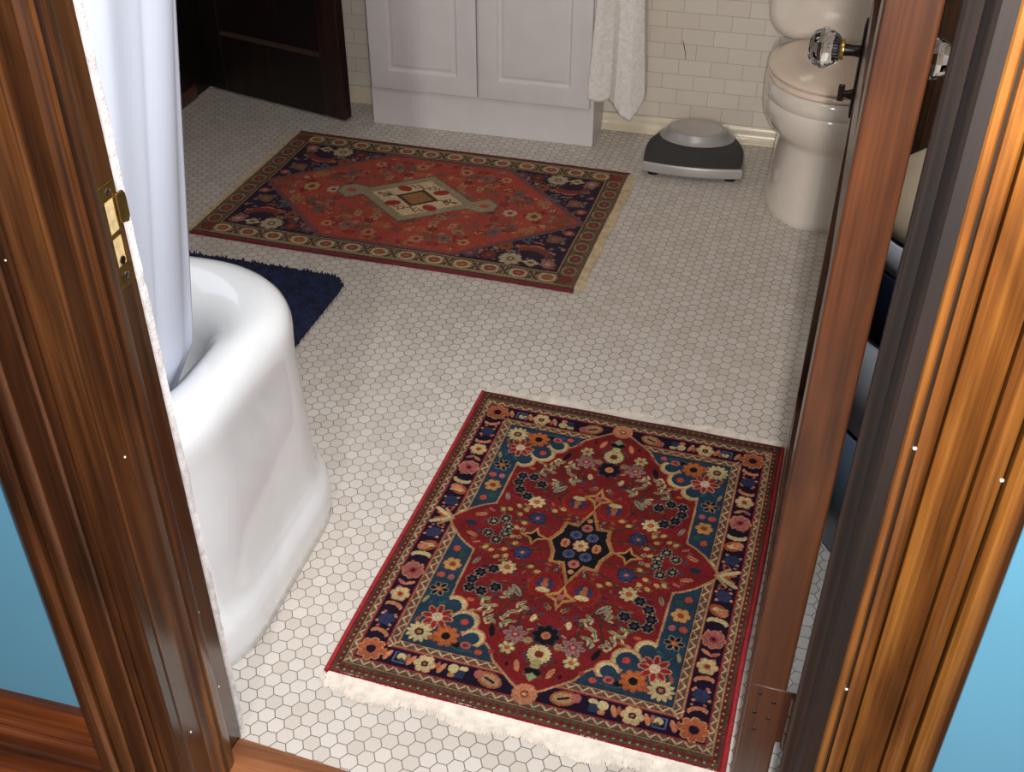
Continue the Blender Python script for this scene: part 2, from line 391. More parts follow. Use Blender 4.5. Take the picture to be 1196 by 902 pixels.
# little filled nail heads on the casings
def nail(x, y, z, dx, dy, parent, r=0.0016):
    rings = lathe([(r,0),(r*0.85,r*0.5),(r*0.4,r*0.8)], 8)
    d = Vector((dx,dy,0)); R = d.to_track_quat('Z','Y').to_matrix()
    mb = MB().loft([[tuple(R@Vector(p)+Vector((x,y,z))) for p in rg] for rg in rings])
    mb.build('nail', M['nail'], parent)
for x, z in ((-0.700,0.80),(-0.712,0.938),(-0.760,1.02)): nail(x, 0.7815, z, 0, -1, cl_)
for y, z in ((0.874,0.773),(0.859,0.505),(0.820,0.167),(0.905,0.318),(0.911,0.153),(0.879,0.342),(0.834,0.655)): 
    nail(-0.679 if y < 0.86 else -0.6845, y, z, 1, 0, jl)
for x, z in ((0.142,0.885),(0.2145,0.869),(0.150,1.205)): nail(x, 0.7815 if x < 0.2 else 0.778, z, 0, -1, cr_, 0.0019)
nail(0.1315, 0.7945, 0.683, -1, 0, cr_, 0.0019); nail(0.141, 0.7805, 0.574, 0, -1, cr_)

# strike plate on the left jamb
sp = thing('strike_plate', 'tarnished brass strike plate set into the edge of the left door jamb', 'strike plate', (-0.6848, 0.922, 0.897))
def pbox(y0,y1,z0,z1,x0=0.0,x1=0.0016): return MB().box(x0,x1,y0,y1,z0,z1)
pl = MB()
pl.box(0,0.0018,-0.017,0.012,0.042,0.060); pl.box(0,0.0018,-0.017,0.012,-0.062,-0.036)
pl.box(0,0.0018,-0.017,-0.0125,-0.036,0.042); pl.box(0,0.0018,0.004,0.008,-0.036,0.042); pl.box(0,0.0018,-0.0125,0.004,-0.002,0.004)
pl.build('plate', M['brass'], sp, bevel=0.0005)
MB().box(0,0.0006,-0.0125,0.004,0.004,0.042).build('latch_mortise', M['rawwood'], sp)
MB().box(0,0.0006,-0.0125,0.004,-0.036,-0.002).build('bolt_mortise', M['rawwood'], sp)
tb = MB(); pts=[(0.006,0.010),(0.019,0.006),(0.023,0.012),(0.023,0.038),(0.019,0.044),(0.006,0.044)]
tb.loft([[(0.0018+0.0015*0,y,z) for y,z in pts],[(0.005,y,z) for y,z in pts]])
tb.build('lip', M['brass'], sp, bevel=0.001)
for z in (0.051,-0.049): 
    MB().loft(lathe([(0.0042,0.0),(0.004,0.0012),(0.0025,0.002)],12,(0.0018,-0.003,z),'x')).build('screw', M['steel'], sp)
MB().loft(lathe([(0.005,0.0),(0.0045,0.001)],12,(0.0018,-0.004,-0.030),'x')).build('screw', M['iron'], sp)

# ------------------------------------------------------------------ the open door
ang = -math.atan2(0.0925-0.0603, 0.82)
dr = thing('door_1', 'open dark mahogany bathroom door seen edge-on with glass knobs', 'door', (0.0603, 1.0, 0.0), ang)
dr['kind'] = 'structure'
DW, DT, DZ0, DZ1 = 0.825, 0.049, 0.022, 2.06
fr = MB()
fr.box(0,DT,0,0.115,DZ0,DZ1)
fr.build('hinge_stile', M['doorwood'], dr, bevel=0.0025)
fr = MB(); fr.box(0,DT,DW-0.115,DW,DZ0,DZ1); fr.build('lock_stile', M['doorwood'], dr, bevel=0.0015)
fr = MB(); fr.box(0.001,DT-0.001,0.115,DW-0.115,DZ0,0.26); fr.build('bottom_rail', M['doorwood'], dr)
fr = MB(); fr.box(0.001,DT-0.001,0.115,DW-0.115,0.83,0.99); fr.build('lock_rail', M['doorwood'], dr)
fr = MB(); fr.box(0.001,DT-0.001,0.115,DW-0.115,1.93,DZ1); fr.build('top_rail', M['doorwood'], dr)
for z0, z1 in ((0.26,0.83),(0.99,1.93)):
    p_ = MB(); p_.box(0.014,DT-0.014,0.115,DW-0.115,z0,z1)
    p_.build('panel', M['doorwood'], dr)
def knob(side):
    sx = -1 if side < 0 else 1
    x0 = 0 if side < 0 else DT
    yk, zk = 0.757, 0.884
    # 8-sided cut glass knob
    prof = [(0.0,0.081),(0.015,0.0805),(0.0245,0.074),(0.031,0.060),(0.031,0.054),(0.022,0.039),(0.015,0.0325),(0.0,0.0325)]
    def rg(r,x,n,tw=0): return [(x0+sx*x, yk+r*math.cos(2*PI*k/n+tw), zk+r*math.sin(2*PI*k/n+tw)) for k in range(n)]
    kb = MB().loft([rg(max(r,0.0005),x,8,PI/8) for r,x in prof]).build('glass_knob', M['glass'], dr)
    MB().loft([rg(r,x,24) for r,x in [(0.012,0.028),(0.0165,0.0285),(0.0165,0.0325),(0.0145,0.0355),(0.0135,0.0355)]]).build('collar', M['brass'], kb, smooth=40)
    MB().loft([rg(r,x,24) for r,x in [(0.012,0.032),(0.012,0.048),(0.010,0.049),(0.004,0.0495)]]).build('foil_cup', M['chrome'], kb, smooth=40)
    MB().loft([rg(r,x,20) for r,x in [(0.013,0.0),(0.0095,0.006),(0.0085,0.014),(0.0095,0.028)]]).build('shank', M['iron'], kb, smooth=40)
    # escutcheon plate
    pts = []
    for k in range(40):
        a_ = 2*PI*k/40
        yy = 0.021*math.cos(a_)*(1+0.14*math.cos(4*a_)); zz = 0.080*math.sin(a_)*(1+0.05*math.cos(6*a_))
        pts.append((yy, zz))
    MB().loft([[(x0+sx*0.0,yk+y,zk-0.028+z) for y,z in pts],[(x0+sx*0.003,yk+y,zk-0.028+z) for y,z in pts],[(x0+sx*0.0045,yk+y*0.8,zk-0.028+z*0.9) for y,z in pts]]).build('escutcheon', M['iron'], dr, smooth=30)
knob(-1); knob(1)
# thumb turn under the room side knob
tt = MB().loft(lathe([(0.008,0),(0.009,-0.004),(0.006,-0.012),(0.005,-0.018)],14,(0,0.757,0.815),'x'))
tt.box(-0.026,-0.016,0.754,0.760,0.803,0.829)
tt.build('thumb_turn', M['iron'], dr, bevel=0.001)
# bottom and upper hinges
for hz in (0.19, 1.72):
    h = MB(); h.box(0.006,DT+0.012,-0.0016,0.0004,hz,hz+0.105)
    hh = h.build('hinge', M['doorwood'], dr, bevel=0.0006)
    for k in range(3):
        z0 = hz + 0.0355*k
        MB().tube([(DT+0.0125,-0.007,z0),(DT+0.0125,-0.007,z0+0.0335)],0.0062,14).build('knuckle', M['doorwood'], hh, smooth=40)
    for sx_, sz in ((0.016,0.09),(0.036,0.078),(0.014,0.05),(0.033,0.044),(0.018,0.016)):
        MB().loft([[( sx_+r*math.cos(2*PI*k/10), -0.0016-d, hz+sz+r*math.sin(2*PI*k/10)) for k in range(10)] for r,d in ((0.0030,0),(0.0024,0.0008),(0.001,0.001))]).build('screw', M['iron'], hh)
    ml = MB(); ml.box(DT+0.013,DT+0.030,-0.052,-0.049,hz,hz+0.105)

# ------------------------------------------------------------------ hall baseboard (left)
bp = [(0.0,0.0),(0.034,0.0),(0.034,0.012),(0.030,0.026),(0.0265,0.034),(0.0235,0.036),(0.0235,0.082),(0.021,0.086),(0.019,0.088),(0.0235,0.093),(0.0235,0.118),
      (0.020,0.124),(0.0165,0.126),(0.0185,0.131),(0.0185,0.136),(0.0165,0.140),(0.0150,0.142),(0.0150,0.186),(0.012,0.192),(0.004,0.194),(0,0.194)]
a4 = math.radians(-3.0)
rings = []
for x in (-0.800, -2.55):
    dx = x + 0.80
    rings.append([(x, 0.803-py - 0.0*dx, pz) for py, pz in bp])
o = MB().loft(rings).build('baseboard_hall', M['base_x'], smooth=28)
struct(o, 'dark moulded wooden baseboard under the blue hall wall', 'baseboard')

# ------------------------------------------------------------------ bathtub
def rrect(x0,x1,y0,y1,r,z,n=12):
    P_ = []
    for cx,cy,a0 in ((x1-r,y1-r,0),(x0+r,y1-r,PI/2),(x0+r,y0+r,PI),(x1-r,y0+r,1.5*PI)):
        for k in range(n+1):
            a_ = a0 + PI/2*k/n
            P_.append((cx+r*math.cos(a_), cy+r*math.sin(a_), z))
    return P_
TB = thing('bathtub', 'white porcelain bathtub with a thick rolled rim behind the left jamb', 'bathtub', (-1.36, 1.265, 0))
bx0,bx1,by0,by1 = -1.985,-0.745,0.957,1.578
def sec(d,z,r=None):
    rr = r if r is not None else max(0.205 - max(d,0)*0.38 - 0.015*max(0,min(1,(0.30-z)/0.2))*(1 if d < 0.03 else 0), 0.05)
    return [(x+1.36,y-1.265,z_) for x,y,z_ in rrect(bx0+d,bx1-d,by0+max(d,0),by1-d,rr,z)]
tubprof = [(-0.006,0.0),(-0.006,0.004),(-0.009,0.006),(-0.0095,0.03),(-0.0095,0.060),(-0.0085,0.074),(-0.005,0.086),(0.0,0.096),(0.004,0.108),(0.0065,0.125),(0.0075,0.15),(0.0075,0.2),(0.0075,0.26),(0.0085,0.31),(0.010,0.35),(0.0105,0.38),(0.0095,0.41),(0.0085,0.430),(0.0095,0.446),
           (0.013,0.459),(0.021,0.471),(0.033,0.480),(0.048,0.484),(0.064,0.4835),(0.080,0.479),(0.095,0.4705),(0.109,0.457),(0.121,0.438),(0.131,0.41),(0.139,0.365),(0.146,0.30),(0.155,0.23),(0.166,0.175),(0.185,0.14),(0.21,0.122),(0.24,0.116),(0.28,0.112)]
MB().loft([sec(*p) for p in tubprof], True, True).build('shell', M['porcelain'], TB, smooth=60)
MB().loft(lathe([(0.022,0),(0.022,0.003),(0.016,0.004)],20,(0.30,0.0,0.1115))).build('drain', M['chrome'], TB)

# ------------------------------------------------------------------ shower curtain and its rod
def cf(u, v):
    z = 2.02 - v*(2.02-0.345)
    y = 0.955 + u*0.335
    t_ = (z-0.42)/(1.15-0.42)
    edge = -0.860 + 0.102*min((z-0.50)/0.65, 2.3) - 0.34*max(0, 0.49-z)
    fold = 0.013*math.sin(u*9.5+0.6) + 0.006*math.sin(u*23+1.1+0.5*v) + 0.002*math.sin(u*47+v*3)
    k = 0.25 + 0.75*min(1, max(0,t_))
    return (edge + fold*k - 0.03*(1-u)*k, y + 0.006*math.sin(u*30+v*2), z)
cu = MB().sheet(150, 60, cf).build('shower_curtain', M['curtain'], smooth=180, fix=False, solid=0.0015)
tag(cu, 'pale bluish white shower curtain hanging inside the end of the bathtub', 'shower curtain')
rd = thing('curtain_rod', 'steel rod carrying the shower curtain above the tub', 'curtain rod', (-0.76, 0.95, 2.05))
MB().tube([(0,-0.004,0),(0,2.479,0)], 0.0125, 16).build('rod', M['chrome'], rd, smooth=40)
for k in range(7):
    ring = [(0.017*math.cos(2*PI*i/16), 0.02+0.05*k, -0.006+0.017*math.sin(2*PI*i/16)) for i in range(17)]
    MB().tube(ring, 0.0015, 6).build('ring', M['chrome'], rd, smooth=60)
MB().loft([[(0.03*math.cos(2*PI*i/20), -0.005+d, 0.03*math.sin(2*PI*i/20)) for i in range(20)] for d in (0,0.006)]).build('flange', M['chrome'], rd)

# ------------------------------------------------------------------ white cabinet
CB = thing('vanity_cabinet', 'white cabinet with two raised panel doors standing against the tiled wall', 'cabinet', (-0.966, 3.33, 0))
X0,X1 = -1.334+0.966,-0.598+0.966; Y0,YBk = 3.254-3.33, 3.428-3.33
cs = MB(); cs.box(X0,X1,Y0,YBk,0,0.80); cs.build('body', M['cabinet'], CB, bevel=0.0015)
MB().box(X0-0.012,X1+0.012,Y0-0.03,YBk,0.801,0.825).build('countertop', M['cabinet'], CB, bevel=0.004)
def cdoor(xa, xb, za, zb):
    y1 = Y0-0.0005; y0 = y1-0.019
    n = 0
    def ring(dx, y): return [(xa+dx,y,za+dx),(xb-dx,y,za+dx),(xb-dx,y,zb-dx),(xa+dx,y,zb-dx)]
    d = MB().loft([ring(0,y1),ring(0,y0+0.004),ring(0.003,y0+0.001),ring(0.006,y0),ring(0.062,y0),ring(0.066,y0+0.006),ring(0.071,y0+0.0075),ring(0.074,y0+0.007),ring(0.083,y0+0.002),ring(0.090,y0+0.001)])
    o = d.build('door', M['cabinet'], CB, smooth=20); 
    return o
xm = -0.969+0.966
for k,(xa, xb) in enumerate(((-1.327+0.966, xm-0.003),(xm+0.003, -0.609+0.966))):
    d = cdoor(xa, xb, 0.128, 0.79)
    kx = xb-0.03 if k == 0 else xa+0.03
    MB().loft([[(kx+r*math.cos(2*PI*i/16), Y0-0.0195-yy, 0.70+r*math.sin(2*PI*i/16)) for i in range(16)] for r,yy in ((0.006,0),(0.005,0.01),(0.013,0.018),(0.013,0.024),(0.004,0.028))]).build('knob', M['chrome'], d, smooth=50)

# towel and its arm
ta = thing('towel_rail', 'short chrome towel rail on the side of the white cabinet', 'towel rail', (-0.597, 3.34, 0.74))
MB().tube([(0.0,0,0),(0.05,0,0),(0.065,-0.02,0),(0.065,-0.12,0)], 0.006, 12).build('bar', M['chrome'], ta, smooth=40)
MB().loft(lathe([(0.016,0),(0.016,0.004),(0.008,0.008)],16,(0,0,0),'x')).build('flange', M['chrome'], ta, smooth=40)
def tf(u, v):
    # plan path from cabinet corner out along the wall
    px = [(-0.606,3.205),(-0.588,3.212),(-0.568,3.222),(-0.550,3.232),(-0.535,3.262),(-0.512,3.252),(-0.485,3.258),(-0.452,3.285)]
    t_ = u*(len(px)-1); i = min(int(t_), len(px)-2); w = t_-i; w = w*w*(3-2*w)*0.6+w*0.4
    x = px[i][0]*(1-w)+px[i+1][0]*w; y = px[i][1]*(1-w)+px[i+1][1]*w
    zb = 0.178 - 0.012*math.sin(u*PI*2.2) if u < 0.42 else 0.178 - 0.080*min(1,(u-0.42)/0.42)**0.8 + 0.075*max(0,(u-0.86)/0.14)**1.4
    zt = 0.738
    z = zt - v*(zt-zb)
    g = 1-0.30*(1-v)**1.2            # gathered toward the arm
    xc, yc = -0.545, 3.25
    x = xc+(x-xc)*g + 0.004*math.sin(v*5+u*9)*v; y = yc+(y-yc)*g
    y += 0.007*math.sin(u*17+v*2.0)*(1-v)**1.3 + 0.002*math.sin(u*31)*(1-v)
    return (x, y, z)
tw = MB().sheet(70, 70, tf).build('towel', M['towel'], smooth=180, fix=False, solid=0.005)
tag(tw, 'white towel hanging beside the white cabinet against the tiled wall', 'towel')

# ------------------------------------------------------------------ bathroom scale
SC = thing('bathroom_scale', 'charcoal and silver bathroom scale with a raised round dial on the tiles by the wall', 'scale', (-0.272, 3.230, 0), math.radians(3.0))
def outline(sc=1.0, dz=0):
    P_ = []
    raw = [(-0.140,-0.135),(-0.070,-0.147),(0.0,-0.151),(0.070,-0.147),(0.140,-0.135),(0.149,-0.125),(0.152,-0.06),(0.150,0.0),(0.135,0.06),(0.108,0.115),(0.075,0.150),(0.04,0.168),(0,0.172),(-0.04,0.168),(-0.075,0.150),(-0.108,0.115),(-0.135,0.06),(-0.150,0.0),(-0.152,-0.06),(-0.149,-0.125)]
    n = len(raw)
    for i in range(n):
        p0,p1,p2,p3 = [Vector(raw[(i+k-1)%n]) for k in range(4)]
        for s_ in range(4):
            t_ = s_/4
            q_ = 0.5*((2*p1)+(p2-p0)*t_+(2*p0-5*p1+4*p2-p3)*t_*t_+(3*p1-p0-3*p2+p3)*t_**3)
            P_.append((q_.x*sc, q_.y*sc))
    return P_
def orr(sc, z): return [(x,y,z) for x,y in outline(sc)]
MB().loft([orr(0.96,0.016),orr(0.99,0.017),orr(1.0,0.021),orr(1.0,0.041),orr(0.995,0.044),orr(0.975,0.047)]).build('body', M['silver'], SC, smooth=40)
MB().loft([orr(0.972,0.0465),orr(0.970,0.0495),orr(0.955,0.0510)]).build('platform_pad', M['scalepad'], SC, smooth=40)
dl = MB().loft([[(rx*math.cos(2*PI*k/48), 0.080+ry*math.sin(2*PI*k/48), z) for k in range(48)] for rx,ry,z in
    ((0.122,0.092,0.048),(0.108,0.082,0.056),(0.098,0.076,0.064),(0.092,0.072,0.074),(0.088,0.069,0.0775),(0.083,0.065,0.078),(0.076,0.059,0.075))]).build('dial_housing', M['silver'], SC, smooth=40)
MB().loft([[(0.075*math.cos(2*PI*k/48), 0.080+0.058*math.sin(2*PI*k/48), z) for k in range(48)] for z in (0.0745,0.0758)]).build('dial_face', plain('dial face', (168,160,152), 0.2, var=0.03, coat=0.6), dl)
for x,y in ((-0.115,-0.105),(0.115,-0.105),(-0.09,0.105),(0.09,0.105)):
    MB().loft(lathe([(0.017,0.0),(0.017,0.017)],16,(x,y,0))).build('foot', M['black'], SC)

# ------------------------------------------------------------------ toilet
TO = thing('toilet', 'white porcelain toilet with closed lid half hidden by the open door', 'toilet', (0.105, 3.06, 0))
def egg(rx, yf, yb, z, n=48, p=2.15, cx=0.0):
    P_ = []; yc = yf + (yb-yf)*0.54
    for k in range(n):
        a_ = 2*PI*k/n; c_, s_ = math.cos(a_), math.sin(a_)
        x = rx*math.copysign(abs(c_)**(2/p), c_)
        y = yc + ((yb-yc) if s_ > 0 else (yc-yf))*math.copysign(abs(s_)**(2/p), s_)
        P_.append((cx+x, y, z))
    return P_
bw = [(0.150,-0.198,0.25,0.0),(0.152,-0.202,0.25,0.012),(0.150,-0.200,0.25,0.02),(0.146,-0.194,0.25,0.06),(0.141,-0.188,0.24,0.12),(0.138,-0.186,0.23,0.18),(0.139,-0.187,0.22,0.212),
      (0.143,-0.190,0.21,0.224),(0.158,-0.198,0.21,0.236),(0.172,-0.206,0.20,0.252),(0.184,-0.214,0.20,0.275),(0.189,-0.219,0.20,0.300),(0.190,-0.220,0.20,0.318),(0.187,-0.217,0.20,0.3235),(0.186,-0.216,0.20,0.327),(0.190,-0.220,0.20,0.332),(0.192,-0.222,0.20,0.350),(0.190,-0.220,0.20,0.368),(0.183,-0.214,0.19,0.374)]
MB().loft([egg(*b) for b in bw]).build('bowl', M['toiletwhite'], TO, smooth=50)
st = MB().loft([egg(0.185,-0.216,0.21,0.3755),egg(0.190,-0.221,0.215,0.379),egg(0.190,-0.221,0.215,0.387),egg(0.186,-0.217,0.21,0.391)]).build('seat', M['seat'], TO, smooth=50)
MB().loft([egg(0.184,-0.215,0.21,0.393),egg(0.189,-0.220,0.215,0.396),egg(0.190,-0.221,0.215,0.401),egg(0.186,-0.216,0.21,0.406),egg(0.165,-0.19,0.185,0.410),egg(0.10,-0.11,0.11,0.4155),egg(0.03,-0.03,0.05,0.416)]).build('lid', M['seat'], TO, smooth=50)
tk = MB()
def tring(x, z0c): pass
prt = []
def tanksec(y, ins):
    r = 0.085; P_ = []
    xa, xb, za, zb = -0.212+ins, 0.212-ins, 0.398+ins, 0.765
    for cx,cz,a0,rr in ((xb-0.012,zb-0.012,0,0.012),(xa+0.012,zb-0.012,PI/2,0.012),(xa+r,za+r,PI,r),(xb-r,za+r,1.5*PI,r)):
        for k in range(9):
            a_ = a0+PI/2*k/8; P_.append((cx+rr*math.cos(a_), y, cz+rr*math.sin(a_)))
    return P_
MB().loft([tanksec(0.352,0.01),tanksec(0.352,0.0),tanksec(0.19,0.0),tanksec(0.172,0.006),tanksec(0.165,0.018),tanksec(0.162,0.03)]).build('tank', M['toiletwhite'], TO, smooth=50)
MB().box(-0.225,0.225,0.152,0.36,0.766,0.80).build('tank_lid', M['toiletwhite'], TO, bevel=0.01)
MB().box(-0.11,0.11,0.15,0.35,0.30,0.41).build('tank_neck', M['toiletwhite'], TO, bevel=0.03)
for x in (-0.06,0.06): MB().tube([(x-0.02,0.15,0.408),(x+0.02,0.15,0.408)],0.008,12).build('seat_hinge', M['seat'], TO, smooth=40)

# ------------------------------------------------------------------ bin behind the door
BN = thing('waste_bin', 'tall white lidded bin with dark bands standing behind the open door', 'bin', (0.305, 1.68, 0))
R = 0.157
def bandm(name, m, z0, z1, r0, r1, e=0.004):
    return MB().loft(lathe([(r0-e,z0),(r0,z0+e),(r1,z1-e),(r1-e,z1)],56)).build(name, m, BN, smooth=50)
bandm('base', M['bingrey'], 0.0, 0.275, R-0.015, R-0.005)
MB().loft(lathe([(R-0.009,0.274),(R-0.009,0.282)],56)).build('seam', M['black'], BN)
bandm('body', M['binwhite'], 0.281, 0.475, R-0.005, R)
bandm('liner_cuff', M['rubber_navy'], 0.476, 0.60, R+0.002, R+0.003)
bandm('collar', M['binwhite'], 0.601, 0.655, R, R)
MB().loft(lathe([(R-0.004,0.654),(R-0.004,0.662)],56)).build('seam', M['black'], BN)
MB().loft(lathe([(R-0.002,0.661),(R,0.664),(R-0.002,0.69),(R-0.02,0.725),(R-0.05,0.75),(0.085,0.762),(0.0005,0.765)],56)).build('lid', M['bintan'], BN, smooth=50)
MB().loft([[(-0.03+0.07*math.cos(2*PI*k/30), -0.05+0.06*math.sin(2*PI*k/30), z) for k in range(30)] for z in (0.752,0.768)]).build('lid_opening', M['iron'], BN)

# dark wooden cupboard in the corner beyond the toilet
DC = thing('dark_cupboard', 'dark brown wooden cupboard in the shadow behind the open door', 'cupboard', (0.50, 3.28, 0))
MB().box(-0.15,0.155,-0.14,0.145,0.12,1.45).build('carcass', M['cupboard'], DC, bevel=0.003)
MB().box(-0.14,-0.002,-0.158,-0.141,0.14,1.43).build('door', M['cupboard'], DC, bevel=0.003)
MB().box(0.002,0.145,-0.158,-0.141,0.14,1.43).build('door', M['cupboard'], DC, bevel=0.003)
for x,y in ((-0.13,-0.12),(0.13,-0.12),(-0.13,0.12),(0.13,0.12)): MB().box(x-0.018,x+0.018,y-0.018,y+0.018,0,0.121).build('leg', M['cupboard'], DC)

# ------------------------------------------------------------------ dark door at the far left
hx, hy = -2.0, 3.388; ex, ey = -1.424, 3.227
Ld = math.hypot(ex-hx, ey-hy); ad = math.atan2(ey-hy, ex-hx)
D2 = thing('door_2', 'almost black panelled wooden door standing ajar in the far left corner', 'door', (hx, hy, 0), ad)
D2['kind'] = 'structure'
T2 = 0.036
MB().box(0,0.085,0,T2,0.008,2.03).build('hinge_stile', M['darkdoor'], D2, bevel=0.002)
MB().box(Ld-0.085,Ld,0,T2,0.008,2.03).build('lock_stile', M['darkdoor_edge'], D2, bevel=0.002)
MB().box(0.085,Ld-0.085,0,T2,0.008,0.205).build('bottom_rail', M['darkdoor'], D2, bevel=0.001)
MB().box(0.085,Ld-0.085,0,T2,0.85,1.0).build('lock_rail', M['darkdoor'], D2)
MB().box(0.085,Ld-0.085,0,T2,1.9,2.03).build('top_rail', M['darkdoor'], D2)
for z0,z1 in ((0.205,0.85),(1.0,1.9)):
    MB().box(0.085,Ld-0.085,0.012,T2-0.012,z0,z1).build('panel', M['darkdoor'], D2)
    MB().prism_x([(0.0005,z0-0.0002),(0.012,z0-0.0002),(0.012,z0+0.012),(0.0075,z0+0.009)],0.085,Ld-0.085).build('moulding', plain('ledge highlight',(60,44,38),0.45) if z0 < 0.3 else M['darkdoor'], D2)  # paler colour paints the light caught on the lower ledge
MB().loft([[(Ld-0.045+r*math.cos(2*PI*k/16), -y, 0.93+r*math.sin(2*PI*k/16)) for k in range(16)] for r,y in ((0.01,0),(0.009,0.02),(0.024,0.035),(0.024,0.05),(0.01,0.058))]).build('knob', M['iron'], D2, smooth=50)

# ------------------------------------------------------------------ navy bath mat
rnd = random.Random(11)
mt = MB()
hw, hl = 0.305, 0.235
def inside(x, y):
    r = 0.06; ax, ay = abs(x)-(hw-r), abs(y)-(hl-r)
    return (ax <= r and ay <= r) and not (ax > 0 and ay > 0 and ax*ax+ay*ay > r*r)
base = []
for cx,cy_,a0 in ((hw-0.06,hl-0.06,0),(-hw+0.06,hl-0.06,PI/2),(-hw+0.06,-hl+0.06,PI),(hw-0.06,-hl+0.06,1.5*PI)):
    for k in range(8):
        a_ = a0+PI/2*k/7; base.append((cx+0.056*math.cos(a_), cy_+0.056*math.sin(a_)))
mt.loft([[(x,y,0) for x,y in base],[(x,y,0.010) for x,y in base]])
cnt = 0
while cnt < 15000:
    x, y = rnd.uniform(-hw,hw), rnd.uniform(-hl,hl)
    if not inside(x,y): continue
    cnt += 1
    h_ = rnd.uniform(0.012,0.016); dx, dy = rnd.gauss(0,0.0035), rnd.gauss(0,0.0035); r_ = 0.0034
    a0 = rnd.uniform(0,2*PI)
    b_ = [(x+r_*math.cos(a0+2*PI*k/3), y+r_*math.sin(a0+2*PI*k/3), 0.006) for k in range(3)]
    m_ = [(x+dx*0.6+r_*0.8*math.cos(a0+2*PI*k/3), y+dy*0.6+r_*0.8*math.sin(a0+2*PI*k/3), h_*0.75) for k in range(3)]
    o_ = len(mt.v); mt.v += b_+m_+[(x+dx,y+dy,h_)]
    mt.f += [(o_+i, o_+(i+1)%3, o_+3+(i+1)%3, o_+3+i) for i in range(3)] + [(o_+3+i, o_+3+(i+1)%3, o_+6) for i in range(3)]
o = mt.build('bath_mat', M['shag'], fix=False)
o.location = (-1.345, 2.055, 0); o.rotation_euler = (0,0,math.radians(-1.5))
tag(o, 'navy blue shaggy bath mat on the floor beyond the tub', 'bath mat')

